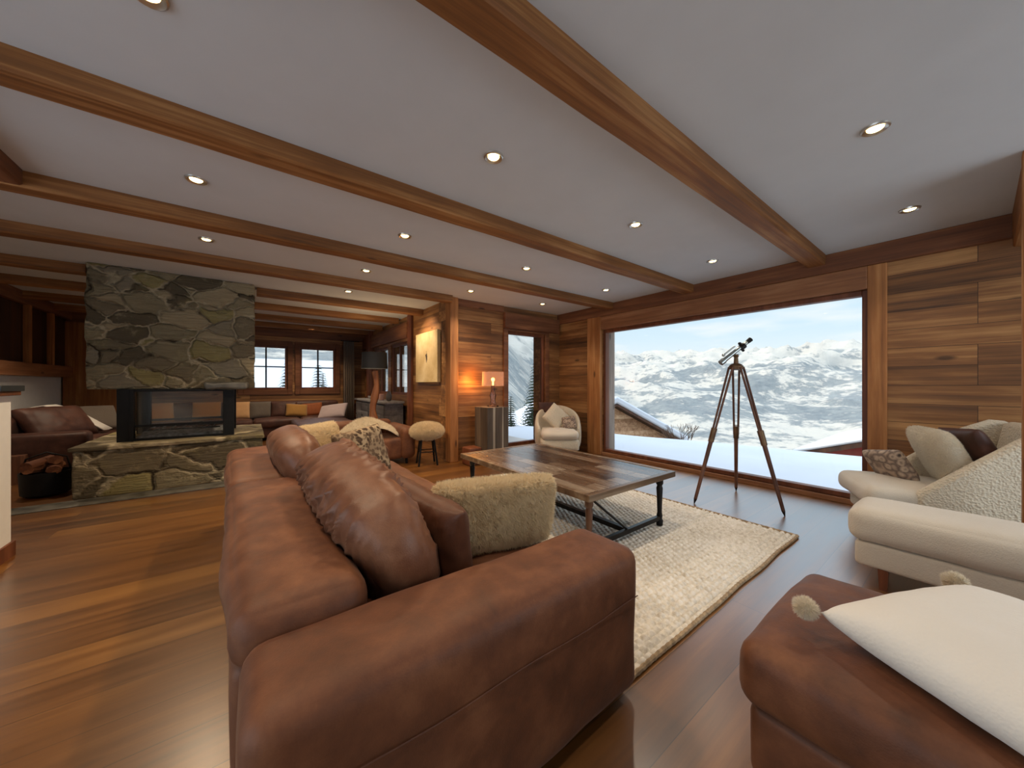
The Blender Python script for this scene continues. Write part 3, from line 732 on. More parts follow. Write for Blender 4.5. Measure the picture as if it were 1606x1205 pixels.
# ------------------------------------------------------------------ rug
def rug():
    x0, x1, y0, y1 = 1.0, 3.42, .845, 3.75
    b = MB(); p = .0075; nx = int((x1-x0)/p); ny = int((y1-y0)/p); vs = []; fs = []
    for i in range(nx+1):
        for j in range(ny+1):
            x = x0+(x1-x0)*i/nx; y = y0+(y1-y0)*j/ny
            row = math.floor((y-y0)/.038); ph = (row % 2)*.5
            a = abs(math.sin(PI*((x-x0)/.046+ph))); c = abs(math.sin(PI*(y-y0)/.038))
            z = .002+.024*(min(a, c)**.6)*(.8+.35*noise.noise(Vector((math.floor((x-x0)/.046+ph)*3.1, row*2.7, 0))))
            if i in (0, nx) or j in (0, ny): z = .001
            wx = .006*noise.noise(Vector((x*3, y*3, 4))); wy = .008*noise.noise(Vector((x*3, y*3, 9)))
            vs.append((x+wx, y+wy, z))
    for i in range(nx):
        for j in range(ny):
            a = i*(ny+1)+j; fs.append((a, a+ny+1, a+ny+2, a+1))
    o = b.add(vs, fs).build('area_rug', M_rug, angle=80)
    b = MB()
    cs = [(x0, y0), (x1, y0), (x1, y1), (x0, y1)]
    for (ax, ay), (bx_, by) in zip(cs, cs[1:]+cs[:1]):
        L = math.hypot(bx_-ax, by-ay); m = int(L/.02); pts = []; rr = []
        for k in range(m+1):
            x = ax+(bx_-ax)*k/m; y = ay+(by-ay)*k/m
            pts.append((x+.006*noise.noise(Vector((x*3, y*3, 4))), y+.008*noise.noise(Vector((x*3, y*3, 9))), .012)); rr.append(.010 if k % 2 else .0125)
        b.tube(pts, rr, 8)
    b.build('edge_binding', plain('brown_jute', (150, 128, 100), .95, 0, .15, .3, 40), o, world=False)
    return tag(o, 'chunky woven cream jute rug under the coffee table', 'rug')
rug()

# ------------------------------------------------------------------ coffee table
T = thing('coffee_table', 'low reclaimed-wood coffee table with iron stretchers on the rug', 'table', (2.3, 2.38, 0))
MB().box(1.78, 2.83, 1.53, 3.24, .435, .468).build('tabletop', M_top, T, bevel=.004)
fr = frame_rect(MB(), 'z', 0, 0, 0, 0, 0, 0, 0) if False else MB()
fr.box(1.765, 2.845, 1.515, 1.555, .425, .472).box(1.765, 2.845, 3.215, 3.255, .425, .472).box(1.765, 1.805, 1.555, 3.215, .425, .472).box(2.805, 2.845, 1.555, 3.215, .425, .472)
fr.build('top_border', wood('table_border', 'x', ((50, 36, 26), (104, 82, 62), (160, 142, 120)), None, .35, 1), T, bevel=.004)
lp = [(.016, .016), (.026, .02), (.028, .06), (.02, .075), (.024, .10), (.018, .13), (.022, .25), (.026, .33), (.020, .35), (.03, .37), (.03, .425)]
lw = wood('table_leg_wood', 'z', ((50, 30, 20), (84, 54, 36), (110, 76, 54)), None, .5, 1)
for x, y, m in ((1.86, 1.60, lw), (2.745, 1.60, M_iron), (1.86, 3.17, M_iron), (2.745, 3.17, lw)):
    MB().lathe(lp, (x, y, 0), 18).build('leg', m, T)
b = MB()
for y in (1.60, 3.17): b.box(1.86, 2.745, y-.014, y+.014, .065, .10)
b.box(2.29, 2.33, 1.60, 3.17, .062, .098); b.build('stretcher', M_iron, T, smooth=False)
MB().cyl((1.88, 1.60, .41), (2.30, 1.60, .09), .009, n=10).build('brace', M_iron, T)
MB().cyl((2.73, 3.17, .41), (2.32, 3.17, .09), .009, n=10).build('brace', M_iron, T)
# legs stand on the rug: small feet
# ------------------------------------------------------------------ telescope
TS = thing('telescope', 'antique style telescope on a wooden tripod before the picture window', 'telescope', (3.94, 1.46, 0))
ap = Vector((3.94, 1.47, 1.40)); feet = [Vector((3.57, 1.71, 0)), Vector((4.37, 1.63, 0)), Vector((3.88, 1.05, 0))]
W_tri = wood('tripod_wood', 'z', ((48, 28, 20), (86, 54, 40), (120, 82, 62)), None, .4, 1, knots=False)
M_brass = plain('aged_brass', (112, 88, 66), .4, .8, .1)
for f in feet:
    out = Vector((f.x-ap.x, f.y-ap.y, 0)).normalized(); side = Vector((-out.y, out.x, 0))
    top = ap+out*.055+Vector((0, 0, -.03)); mid = top+(f-top)*.52
    b = MB()
    for s_ in (-1, 1): b.cyl(top+side*.028*s_, mid+side*.018*s_, .011, .0105, 8)
    b.cyl(mid-(f-top)*.04, f+(top-f)*.03, .021, .015, 10)
    leg = b.build('leg', W_tri, TS)
    b = MB(); b.cyl(mid-(f-top)*.07, mid+(f-top)*.03, .028, .026, 12); b.build('clamp', M_brass, leg)
    b = MB(); b.cyl(f+(top-f)*.035, f, .016, .004, 10); b.build('foot_tip', M_blackm, leg)
MB().lathe([(.03, -.06), (.062, -.05), (.066, -.02), (.05, 0), (.022, .01), (.018, .07), (.026, .08), (.02, .10)], ap, 20).build('mount', M_brass, TS)
rt = Vector((.8, -.6, 0)); d = (rt*.284+Vector((0, 0, .225))).normalized(); c0 = ap+Vector((0, 0, .135))
up = d.cross(Vector((-.6, -.8, 0))).normalized(); up = up if up.z > 0 else -up
M_tube = plain('nickel_tube', (176, 184, 184), .22, .85, .04)
MB().cyl(c0-d*.19, c0+d*.13, .024, .020, 18).cyl(c0-d*.20, c0-d*.155, .029, .029, 18).cyl(c0+d*.12, c0+d*.15, .014, .014, 12).build('tube', M_tube, TS)
MB().cyl(c0+d*.145, c0+d*.19, .021, .024, 14).build('eyepiece', M_blackm, TS)
MB().cyl(c0+up*.045-d*.12, c0+up*.045+d*.02, .009, .009, 12).ball(c0+up*.045-d*.125, .016).build('finder_scope', M_tube, TS)
MB().cyl(c0+d*.05-up*.005, c0+d*.10-up*.005, .031, .031, 14).ball(c0+d*.075+up*.035, .016).ball(c0+d*.06-up*.04, .014).build('focus_knobs', M_iron, TS)

# ------------------------------------------------------------------ tub armchair in the corner
TC = thing('tub_armchair', 'cream tub armchair in the corner between the narrow window and the picture window', 'armchair', (4.22, 4.32, 0), R(-38))
def shell():
    b = MB(); vs = []; fs = []; n = 28
    for k in range(n+1):
        a = R(-205+230*k/n)    # open toward -y
        a = R(-25+230*k/n)
        s = math.sin(R(-25+230*k/n))
        top = .56+.26*max(0, s)**.7 if s > 0 else .56+.2*s
        for (rr, z) in ((.385, .12), (.40, .3), (.395, top-.03), (.375, top), (.335, top), (.315, top-.03), (.30, .3), (.29, .12)):
            vs.append((rr*math.cos(a), rr*math.sin(a)*.98, z))
    m = 8
    for k in range(n):
        for i in range(m): j = (i+1) % m; fs.append((k*m+i, (k+1)*m+i, (k+1)*m+j, k*m+j))
    fs += [tuple(range(m)), tuple(range(n*m+m-1, n*m-1, -1))]
    return b.add(vs, fs)
o = shell().build('backrest', F_cream, TC, world=False)
sm = o.modifiers.new('s', 'SUBSURF'); sm.levels = 1; sm.render_levels = 1
MB().soft(-.30, .30, -.40, .24, .30, .44, .06, (0, .03, .025), .004, n=12).build('seat_cushion', F_seat, TC, world=False)
MB().soft(-.31, .31, -.37, .24, .12, .30, .04, (0, .03, 0), n=10).build('seat_base', F_cream, TC, world=False)
for x, y in ((-.24, -.3), (.24, -.3), (-.2, .26), (.2, .26)): MB().cyl((x, y, 0), (x, y, .13), .014, .02).build('leg', W_frame, TC, world=False)
def loc_t(x, y, z, a=R(-38)): return (4.22+x*math.cos(a)-y*math.sin(a), 4.32+x*math.sin(a)+y*math.cos(a), z)
G3 = 'cushions on the corner armchair'
pil('scatter_cushion', .36, .36, .13, loc_t(-.04, .0, .64), (R(-18), R(42), R(-38)), F_cream, 'plain cream cushion standing on its corner in the corner armchair', G3)
pil('patterned_cushion', .24, .22, .10, loc_t(.18, -.08, .545), (R(-20), R(-10), R(-50)), M_rose, 'small dark patterned cushion on the right of the corner armchair', G3)
pil('throw_blanket', .34, .20, .05, loc_t(-.16, .28, .78), (R(-8), R(0), R(-22)), L_dark, 'brown throw hanging over the top of the corner armchair', G3, 'blanket')

# ------------------------------------------------------------------ pedestal and table lamp
P = thing('wooden_pedestal', 'grey-brown pedestal of upright timber boards holding the glass lamp', 'pedestal', (2.98, 4.5, 0))
pal = [wood('pedestal_dark', 'z', ((48, 38, 30), (84, 68, 54), (118, 100, 82)), None, .7, 1), wood('pedestal_pale', 'z', ((108, 92, 76), (158, 140, 120), (190, 176, 156)), None, .7, 1)]
b = MB(); x = 2.79; k = 0
for wd, mi in ((.10, 0), (.05, 1), (.12, 0), (.03, 1), (.085, 0)):
    b.box(x, x+wd-.003, 4.32+.006*(k % 2), 4.68, 0, .848, mi=mi); x += wd; k += 1
b.build('boards', pal, P, smooth=False, bevel=.003)
LA = thing('table_lamp', 'glass table lamp with pale shade glowing orange on the plank wall', 'lamp', (3.02, 4.52, .85))
M_clear = glass('lamp_glass', (.95, .88, .9), 1.6)
MB().lathe([(.09, .0), (.095, .012), (.05, .03), (.035, .10), (.05, .17), (.028, .25), (.02, .33), (.015, .34)], (3.02, 4.52, .85), 24).build('base', M_clear, LA)
b = MB(); b.lathe([(.168, 0), (.17, 0), (.165, .22), (.163, .22)], (3.02, 4.52, 1.17), 32); 
b.f = b.f[:-2]; b.mi = b.mi[:-2]
t_ = NT('lamp_shade'); 
tr = t_.n.new('ShaderNodeBsdfTranslucent'); tr.inputs[0].default_value = srgb(250, 220, 205)
tp = t_.n.new('ShaderNodeBsdfTransparent'); df = t_.n.new('ShaderNodeBsdfDiffuse'); df.inputs[0].default_value = srgb(240, 215, 210)
m1 = t_.n.new('ShaderNodeMixShader'); m1.inputs[0].default_value = .35; t_.l.new(tr.outputs[0], m1.inputs[1]); t_.l.new(df.outputs[0], m1.inputs[2])
m2 = t_.n.new('ShaderNodeMixShader'); m2.inputs[0].default_value = .7; t_.l.new(m1.outputs[0], m2.inputs[1]); t_.l.new(tp.outputs[0], m2.inputs[2]); t_.l.new(m2.outputs[0], t_.out.inputs[0])
b.build('lamp_shade', t_.m, LA)
MB().ball((3.02, 4.52, 1.27), .028).cyl((3.02, 4.52, 1.18), (3.02, 4.52, 1.25), .012).build('bulb', emit('warm_bulb', (255, 160, 70), 12), LA)
L = bpy.data.lights.new('lamp_glow', 'POINT'); L.energy = 7; L.color = (1, .38, .06); L.shadow_soft_size = .03
o = bpy.data.objects.new('lamp_glow', L); COL.objects.link(o); o.location = (2.80, 4.72, 1.28)
# dark low chest by the pedestal
tag(MB().soft(2.55, 2.76, 4.42, 4.66, 0, .26, .02, n=6).build('storage_box', W_frame), 'low dark wooden box between the corner post and the pedestal', 'box')

# ------------------------------------------------------------------ sheepskin stool
ST = thing('sheepskin_stool', 'round stool with a shaggy sheepskin seat and dark legs by the corner post', 'stool', (2.12, 4.95, 0))
b = MB(); b.ball((2.12, 4.95, .50), .235, (1, 1, .48), 24, 12, amp=.05)
add_fur(b, 26000, .04, .004, 4, .7, .3, 20); b.build('seat', M_fur, ST, angle=80)
for k in range(4):
    a = R(30+90*k); MB().cyl((2.12+.12*math.cos(a), 4.95+.12*math.sin(a), .42), (2.12+.19*math.cos(a), 4.95+.19*math.sin(a), 0), .014, .014, 10).build('leg', M_blackm, ST)
b = MB()
for k in range(4):
    a = R(30+90*k); c_ = R(120+90*k)
    b.cyl((2.12+.155*math.cos(a), 4.95+.155*math.sin(a), .2), (2.12+.155*math.cos(c_), 4.95+.155*math.sin(c_), .2), .007, n=8)
b.build('stretcher', M_blackm, ST)

# ------------------------------------------------------------------ canvas on the picture wall
def canvas_mat():
    t = NT('ochre_canvas'); c = t.coord()
    n = t.noise(c, 3, 4, .6)
    col = t.ramp(n, [(.3, srgb(196, 164, 108)), (.6, srgb(222, 196, 144)), (.8, srgb(236, 216, 172))])
    y_, z_ = t.sep(c)[1], t.sep(c)[2]
    f = t.math('ADD', t.math('POWER', t.math('MULTIPLY', t.math('ADD', y_, t.math('MULTIPLY', t.noise(c, 14, 2), .05)), 18.0), 2), t.math('POWER', t.math('MULTIPLY', z_, 6.0), 2))
    f = t.math('ADD', f, t.math('MULTIPLY', t.noise(c, 26, 3), 1.2))
    mk = t.ramp(f, [(.9, (1, 1, 1)), (1.25, (0, 0, 0))])
    return t.done(t.mix(mk, col, srgb(70, 52, 38)), .8)
PA = thing('canvas_painting', 'square ochre canvas with a small dark figure on the wall above the stool', 'painting', (XP-.03, 5.70, 1.66))
MB().box(-.028, .028, -.46, .46, -.43, .43).build('canvas', canvas_mat(), PA, world=False, bevel=.004)
spot(1.85, 5.7, e=60, size=80).rotation_euler = (0, R(-42), 0)  # spot without a fixture, added to brighten the canvas

# ------------------------------------------------------------------ sideboard, floor lamp and things on it
M_grey = wood('greyed_wood', 'y', ((74, 68, 66), (112, 106, 104), (148, 144, 142)), (.9, .2, 'z'), .6, 1)
SB = thing('sideboard', 'long grey weathered sideboard under the side windows', 'sideboard', (2.25, 7.9, 0))
MB().box(2.05, 2.40, 6.75, 9.0, .05, .82).build('body', M_grey, SB, smooth=False)
MB().box(2.02, 2.41, 6.7, 9.05, .82, .86).build('top', M_grey, SB, bevel=.005)
for k in range(4):
    d_ = MB().box(2.035, 2.05, 6.8+.55*k, 7.3+.55*k, .12, .78).build('door', M_grey, SB, bevel=.004)
    MB().ball((2.025, 7.25+.55*k, .5), .014).build('knob', M_iron, d_)
FLp = thing('floor_lamp', 'floor lamp with a black drum shade on a driftwood trunk', 'lamp', (1.75, 6.35, 0))
cx, cy = 1.75, 6.35
b = MB(); b.tube([(cx+.03*math.sin(k*.8), cy+.02*math.cos(k*.9), .04+k*.115) for k in range(13)], [.075-.002*k+.012*math.sin(k*1.7) for k in range(13)], 10)
b.build('trunk', wood('driftwood', 'z', ((86, 48, 28), (140, 88, 56), (184, 128, 86)), None, .6, 1.2), FLp)
MB().lathe([(.15, 0), (.15, .03), (.06, .045)], (cx, cy, 0), 24).build('base', M_iron, FLp)
b = MB(); b.lathe([(.215, 0), (.217, 0), (.205, .28), (.203, .28)], (cx, cy, 1.47), 36); b.f = b.f[:-2]; b.mi = b.mi[:-2]
b.build('lamp_shade', plain('black_shade', (18, 20, 26), .8), FLp)
MB().ball((cx, cy, 1.60), .035).build('bulb', M_bulb, FLp)
L = bpy.data.lights.new('floor_lamp_glow', 'POINT'); L.energy = 14; L.color = (1, .7, .4); L.shadow_soft_size = .04
o = bpy.data.objects.new('floor_lamp_glow', L); COL.objects.link(o); o.location = (cx, cy, 1.66)
tag(MB().lathe([(.03, 0), (.055, .04), (.06, .10), (.03, .17), (.035, .2), (.02, .2), (.001, .19)], (2.2, 7.0, .86), 20).build('ceramic_vase', plain('dark_ceramic', (90, 84, 80), .3)), 'small dark vase on the near end of the grey sideboard', 'vase')
t = thing('candle_lantern', 'small glowing pink candle lantern on the grey sideboard', 'candle', (2.2, 7.5, .86))
MB().lathe([(.045, 0), (.055, .02), (.055, .13), (.05, .13), (.05, .02), (.001, .015)], (2.2, 7.5, .86), 20).build('glass_cup', plain('rose_glass', (230, 180, 160), .4), t)
MB().cyl((2.2, 7.5, .88), (2.2, 7.5, .96), .03).build('candle', emit('candle_glow', (255, 170, 120), 2), t)
tag(MB().lathe([(.02, 0), (.09, .03), (.11, .07), (.10, .07), (.08, .035), (.001, .02)], (2.22, 8.2, .86), 24).build('metal_bowl', M_steel), 'shallow metal bowl on the grey sideboard', 'bowl')
t = thing('window_curtain', 'brown curtain hanging at the right of the far windows', 'curtain', (2.0, YF-.12, 0))
b = MB(); vs = []; fs = []
for i in range(41):
    x = 1.92+.26*i/40; y = YF-.13+.03*math.sin(i*.95)
    for z in (0.02, 1.2, 2.3): vs.append((x, y+.006*math.sin(z*3+i), z))
for i in range(40):
    for j in range(2): fs.append((i*3+j, (i+1)*3+j, (i+1)*3+j+1, i*3+j+1))
c_ = b.add(vs, fs).build('cloth', fabric('curtain_cloth', (128, 108, 90), .9, 60, .2), t, angle=80)
c_.modifiers.new('sol', 'SOLIDIFY').thickness = .004
MB().cyl((1.85, YF-.13, 2.31), (2.3, YF-.13, 2.31), .012).build('rod', M_iron, t)

# ------------------------------------------------------------------ far lounge: dark leather sofas
FS = thing('corner_sofa', 'long dark brown leather sofa along the far wall under the cross-barred windows', 'sofa', (0, 9.4, 0))
MB().soft(-1.65, 1.78, 9.0, 9.82, .06, .28, .03, n=20).build('base', L_dark, FS)
MB().soft(-1.65, 1.78, 9.58, 9.83, .26, .80, .08, (0, .01, .01), .012, n=24).build('backrest', L_dark, FS)
for k in range(4): MB().soft(-1.64+.85*k, -.80+.85*k, 8.95, 9.60, .27, .45, .05, (.01, .01, .03), .01, n=10, seed=k).build('seat_cushion', L_dark, FS)
CH = thing('chaise_ottoman', 'wide dark leather ottoman before the far sofa', 'ottoman', (1.2, 7.9, 0))
MB().soft(.70, 1.72, 7.35, 8.85, .25, .45, .05, (.01, .01, .03), .01, n=18).build('seat_cushion', L_dark, CH)
MB().soft(.73, 1.70, 7.38, 8.83, .06, .25, .03, n=12).build('base', L_dark, CH)
for x, y in ((.8, 7.45), (1.6, 7.45), (.8, 8.7), (1.6, 8.7)): MB().cyl((x, y, 0), (x, y, .07), .02).build('leg', M_blackm, CH)
LS = thing('side_sofa', 'dark brown leather sofa against the left wall behind the log basket', 'sofa', (-2.2, 8, 0))
MB().soft(-2.62, -1.72, 7.05, 9.8, .06, .28, .03, n=20).build('base', L_dark, LS)
MB().soft(-2.66, -2.38, 7.05, 9.8, .26, .78, .08, (.01, 0, .01), .012, n=20).build('backrest', L_dark, LS)
MB().soft(-2.62, -1.70, 7.0, 7.26, .06, .58, .07, n=12).build('armrest', L_dark, LS)
for k in range(2): MB().soft(-2.42, -1.68, 7.27+1.25*k, 8.5+1.25*k, .27, .45, .05, (.01, .01, .03), .01, n=12, seed=k).build('seat_cushion', L_dark, LS)
G4 = 'cushions on the far sofas'
M_gold = fabric('ochre_cloth', (164, 120, 60), .8, 80, .3, .1)
M_tan = fabric('tan_suede', (206, 160, 112), .8, 80, .3, .1)
M_gc = fabric('grey_cloth', (104, 94, 84), .9, 80, .3, .08)
rz_ = 0
pil('scatter_cushion', .46, .38, .15, (-.22, 9.42, .64), (R(-12), 0, 0), M_tan, 'bright tan square cushion on the far sofa right of the chimney', G4)
pil('scatter_cushion', .42, .38, .15, (.18, 9.46, .63), (R(-14), 0, R(8)), M_gc, 'grey-brown cushion left of centre on the far sofa', G4)
pil('scatter_cushion', .52, .36, .15, (.62, 9.42, .62), (R(-20), 0, R(-6)), L_dark, 'dark brown cushion in the middle of the far sofa', G4)
pil('scatter_cushion', .44, .30, .14, (.85, 9.30, .60), (R(-24), R(6), R(4)), M_gold, 'ochre gold cushion at the middle of the far sofa', G4)
pil('scatter_cushion', .44, .32, .14, (1.18, 9.40, .60), (R(-18), R(-5), R(-4)), plain('rust_cloth', (146, 78, 36), .8), 'rust orange cushion right of the gold cushion on the far sofa', G4)
pil('scatter_cushion', .60, .46, .14, (1.50, 8.75, .58), (R(-52), R(-8), R(-30)), fabric('mauve_cloth', (170, 152, 150), .9, 80, .3), 'pale mauve cushion slumped on the right end of the far sofa', G4)
pil('scatter_cushion', .80, .52, .24, (-2.12, 7.62, .66), (R(-34), R(0), R(62)), L_dark, 'big dark leather cushion on the near end of the left sofa', G4, folds=.008)
pil('scatter_cushion', .50, .46, .16, (-1.95, 8.35, .66), (R(-36), R(0), R(30)), M_gc, 'grey-green cushion on the left sofa behind the cream throw', G4)
pil('scatter_cushion', .50, .42, .16, (-1.42, 9.36, .64), (R(-22), R(0), R(14)), M_gold, 'mustard cushion seen between the chimney base and the left sofa', G4)
pil('scatter_cushion', .46, .40, .16, (-.70, 9.40, .64), (R(-14), 0, 0), M_gold, 'brown-gold cushion seen through the fireplace glass', G4)
def drape(pts, width_dir, w, mat, name, label, th=.012, fur=None):
    b = MB(); vs = []; fs = []; n = len(pts); m = 8; wd = Vector(width_dir)
    for k, p in enumerate(pts):
        for j in range(m+1):
            q = Vector(p)+wd*w*(j/m-.5)*(1+.12*math.sin(k*1.3))
            q.z += .012*noise.noise(q*7); vs.append(q)
    for k in range(n-1):
        for j in range(m): a = k*(m+1)+j; fs.append((a, a+1, a+m+2, a+m+1))
    b.add(vs, fs)
    if fur: add_fur(b, *fur)
    o = b.build(name, mat, angle=80)
    if not fur: o.modifiers.new('sol', 'SOLIDIFY').thickness = th
    return tag(o, label, 'throw', 'throws')
drape([(-2.42, 7.75, .86), (-2.25, 7.82, .90), (-2.08, 7.88, .82), (-1.95, 7.92, .70), (-1.82, 7.95, .58), (-1.74, 7.98, .50)], (.12, .95, 0), .26, F_white, 'cream_throw', 'cream throw draped over the big dark cushion on the left sofa')

# leather armchair with sheepskin beyond the main sofa
AC = thing('leather_armchair', 'brown leather armchair beyond the foreground sofa with a sheepskin over it', 'armchair', (1.5, 5.5, 0))
MB().soft(1.00, 1.85, 5.15, 5.95, .08, .40, .06, n=14).build('seat', L_brown, AC)
MB().soft(1.80, 2.02, 5.10, 5.98, .08, .56, .08, n=12).build('armrest', L_brown, AC)
MB().soft(.92, 1.10, 5.10, 5.98, .08, .50, .08, n=12).build('armrest', L_brown, AC)
MB().soft(1.0, 1.9, 5.85, 6.08, .08, .62, .08, n=12).build('backrest', L_brown, AC)
for x, y in ((1.0, 5.2), (1.9, 5.2), (1.0, 5.95), (1.9, 5.95)): MB().cyl((x, y, 0), (x, y, .09), .02).build('leg', M_blackm, AC)
b = MB(); vs = []; fs = []; n = 14
for i in range(n+1):
    for j in range(n+1):
        u = i/n*2-1; v = j/n*2-1
        x = 1.47+.44*u*(1-.2*v*v); y = 5.52+.34*v*(1-.25*u*u)
        z = .50+.11*math.cos(u*2.0)*1.0+.05*v-.02*abs(u)**4
        vs.append((x, y, z))
for i in range(n):
    for j in range(n): a = i*(n+1)+j; fs.append((a, a+n+1, a+n+2, a+1))
b.add(vs, fs); add_fur(b, 12000, .035, .005, 9, .6, .2, 12)
tag(b.build('sheepskin_throw', M_furw, angle=80), 'ivory sheepskin thrown over the leather armchair beyond the sofa', 'throw', 'throws')

# ------------------------------------------------------------------ outside
def sstep(a, b_, x): t = max(0, min(1, (x-a)/(b_-a))); return t*t*(3-2*t)
def lerp_tab(tab, x):
    for (a, u), (b_, v) in zip(tab, tab[1:]):
        if x <= b_: return u+(v-u)*(max(x, a)-a)/(b_-a)
    return tab[-1][1]
TAB = [(0, -.6), (9.5, -.7), (13, -3.2), (30, -7), (60, -14), (120, -28), (400, -80), (900, -150), (1350, -165), (1900, -60), (2600, 40), (3400, 150), (4300, 290), (5200, 330), (6500, 300)]
TABN = [(0, -.6), (7, -1.0), (20, -1.6), (60, 1), (150, 6), (400, 20), (900, 120), (1500, 300), (2400, 560), (3500, 800), (5200, 1000), (6500, 900)]
def terr(x, y):
    r = math.hypot(x, y); bear = math.degrees(math.atan2(x, y))
    k = 1-sstep(27, 50, bear)
    z = lerp_tab(TAB, r)*(1-k)+lerp_tab(TABN, r)*k
    p = Vector((x, y, 0))
    n1 = noise.ridged_multi_fractal(p/900+Vector((3.3, 1.1, 0)), 1.0, 2.1, 5, 1.0, 2.0)
    amp = sstep(300, 2400, r)*r*.042
    z += (n1-1.1)*amp
    z += noise.fractal(p/60, 1, 2, 4)*sstep(20, 400, r)*6
    z += noise.fractal(p/7, 1, 2, 3)*.25*sstep(6, 20, r)
    return z
def terrain():
    b = MB(); vs = []; fs = []; nb = 330; rs = []
    r = 7.0
    while r < 6500: rs.append(r); r *= 1.022
    b0, b1 = -12, 112
    for r in rs:
        for i in range(nb+1):
            a = R(b0+(b1-b0)*i/nb); x = r*math.sin(a); y = r*math.cos(a)
            if r < 14: 
                pass
            vs.append((x, y, terr(x, y)))
    for k in range(len(rs)-1):
        for i in range(nb): a = k*(nb+1)+i; fs.append((a, a+1, a+nb+2, a+nb+1))
    o = b.add(vs, fs).build('mountain_terrain', M_terr, angle=180)
    o['kind'] = 'structure'; return o
terrain()
# ground around the house (snow)
gs = MB(); gs.box(-60, XL-.3, -60, 40, -1.2, -.35).box(XL-.3, 9, -60, YN-.3, -1.2, -.35); struct(gs.build('ground', M_snow, smooth=False))
b = MB(); vs = []; fs = []; nx, ny = 40, 60
for i in range(nx+1):
    for j in range(ny+1):
        y = -6+17*j/ny; xe = 9.3-.30*(y-1.25)
        x = XW+.3+(xe-XW-.3)*i/nx
        z = -.12+.05*noise.noise(Vector((x*.5, y*.5, 0)))-(.5 if i == nx else .06*max(0, i-nx+3))
        vs.append((x, y, z))
for i in range(nx):
    for j in range(ny): a = i*(ny+1)+j; fs.append((a, a+ny+1, a+ny+2, a+1))
struct(b.add(vs, fs).build('snow_terrace', M_snow, angle=80))

def chalet(cx, cy, zg, w, l, hh, rise, rot, label, wallm, over=.6, sn=.42):
    t = thing('chalet', label, 'chalet', (cx, cy, zg), rot, 'chalets outside')
    b = MB(); b.prism([(-w/2, 0), (w/2, 0), (w/2, hh), (0, hh+rise), (-w/2, hh)], -l/2, l/2, 'y')
    b.build('walls', wallm, t, world=False, smooth=False)
    s = rise/(w/2)
    b = MB(); e = w/2+over; ze = hh-over*s
    b.prism([(-e, ze), (0, hh+rise+.02), (e, ze), (e, ze+.14), (0, hh+rise+.18), (-e, ze+.14)], -l/2-over, l/2+over, 'y')
    b.build('roof', W_dark, t, world=False, smooth=False)
    b = MB(); b.prism([(-e-.05, ze+.14), (0, hh+rise+.18), (e+.05, ze+.14), (e+.05, ze+.14+sn), (0, hh+rise+.18+sn), (-e-.05, ze+.14+sn)], -l/2-over-.05, l/2+over+.05, 'y')
    b.build('roof_snow', M_snow, t, world=False, bevel=.1)
    b = MB()
    for k in range(3):
        y0 = -l/2+l*(k+.5)/3-.35
        for s_ in (-1, 1): b.box(s_*(w/2)-.04, s_*(w/2)+.04, y0, y0+.7, hh*.45, hh*.8)
    b.build('window', plain('chalet_window', (60, 66, 74), .2), t, world=False, smooth=False)
    return t
W_ch = wood('chalet_boards', 'y', ((140, 100, 70), (186, 144, 108), (214, 178, 142)), (3, .25, 'z'), .8, .5)
chalet(18.4, 16.9, -4.9, 9.4, 8, 2.5, 2.3, R(-18), 'wooden chalet with a thick snow roof at the left of the picture window', W_ch)
chalet(17.6, .8, -4.38, 4.9, 6, 3.3, .85, R(-90), 'snow-covered roof of a red-brown chalet at the lower right of the picture window', plain('red_boards', (150, 60, 50), .8), .35, .12)
# conifers
M_fir = plain('fir_needles', (58, 74, 56), .9, 0, .2, 0, 3)
M_fir2 = plain('pale_fir_needles', (112, 122, 78), .9, 0, .2, 0, 3)
M_bark = plain('bark', (70, 52, 40), .9)
def fir(x, y, zg, hgt, label, mat=M_fir, seed=1, group='fir trees outside'):
    rnd = random.Random(seed)
    t = thing('fir_tree', label, 'tree', (x, y, zg), 0, group)
    MB().cyl((0, 0, 0), (0, 0, hgt*.95), hgt*.02, hgt*.004, 8).build('trunk', M_bark, t, world=False)
    b = MB(); snow = MB()
    nl = 27
    for k in range(nl):
        z = hgt*(.10+.88*k/nl); r = hgt*.24*(1-k/nl)**.85+.03*hgt
        nb = 13
        for i in range(nb):
            a = 2*PI*(i+rnd.random()*.7)/nb+k; L = r*rnd.uniform(.75, 1.15)
            dr = Vector((math.cos(a), math.sin(a), 0)); sd = Vector((-math.sin(a), math.cos(a), 0))
            p0 = Vector((0, 0, z)); p1 = p0+dr*L*.5+Vector((0, 0, -.10*L)); p2 = p0+dr*L+Vector((0, 0, -.55*L))
            for q in range(7):
                f = (q+1)/7.5; c = p0.lerp(p1, f*2) if f < .5 else p1.lerp(p2, f*2-1)
                wd = L*.26*(1.15-f)
                for s_ in (-1, 1):
                    tip = c+sd*s_*wd+dr*wd*.6+Vector((0, 0, -wd*rnd.uniform(.2, .7)))
                    b.add([c-dr*wd*.22, c+dr*wd*.22, tip+Vector((0, 0, .02)), c+Vector((0, 0, -wd*.3))], [(0, 1, 2), (1, 3, 2), (3, 0, 2)])
                    if rnd.random() < .16: snow.add([c-dr*wd*.2+Vector((0, 0, .03)), c+dr*wd*.2+Vector((0, 0, .03)), tip*.75+c*.25+Vector((0, 0, .05))], [(0, 1, 2)])
    b.build('foliage', mat, t, world=False, smooth=False)
    snow.build('snow_load', M_snow, t, world=False, smooth=False)
    return t
fir(9.1, 10.6, -1.3, 3.5, 'green fir tree in the right of the narrow window', seed=3)
fir(6.7, 9.0, -1.2, 2.1, 'small bushy fir low in the narrow window', M_fir, seed=4)
fir(8.4, 12.8, -1.5, 2.4, 'second small fir behind the bushy one in the narrow window', M_fir, seed=5)
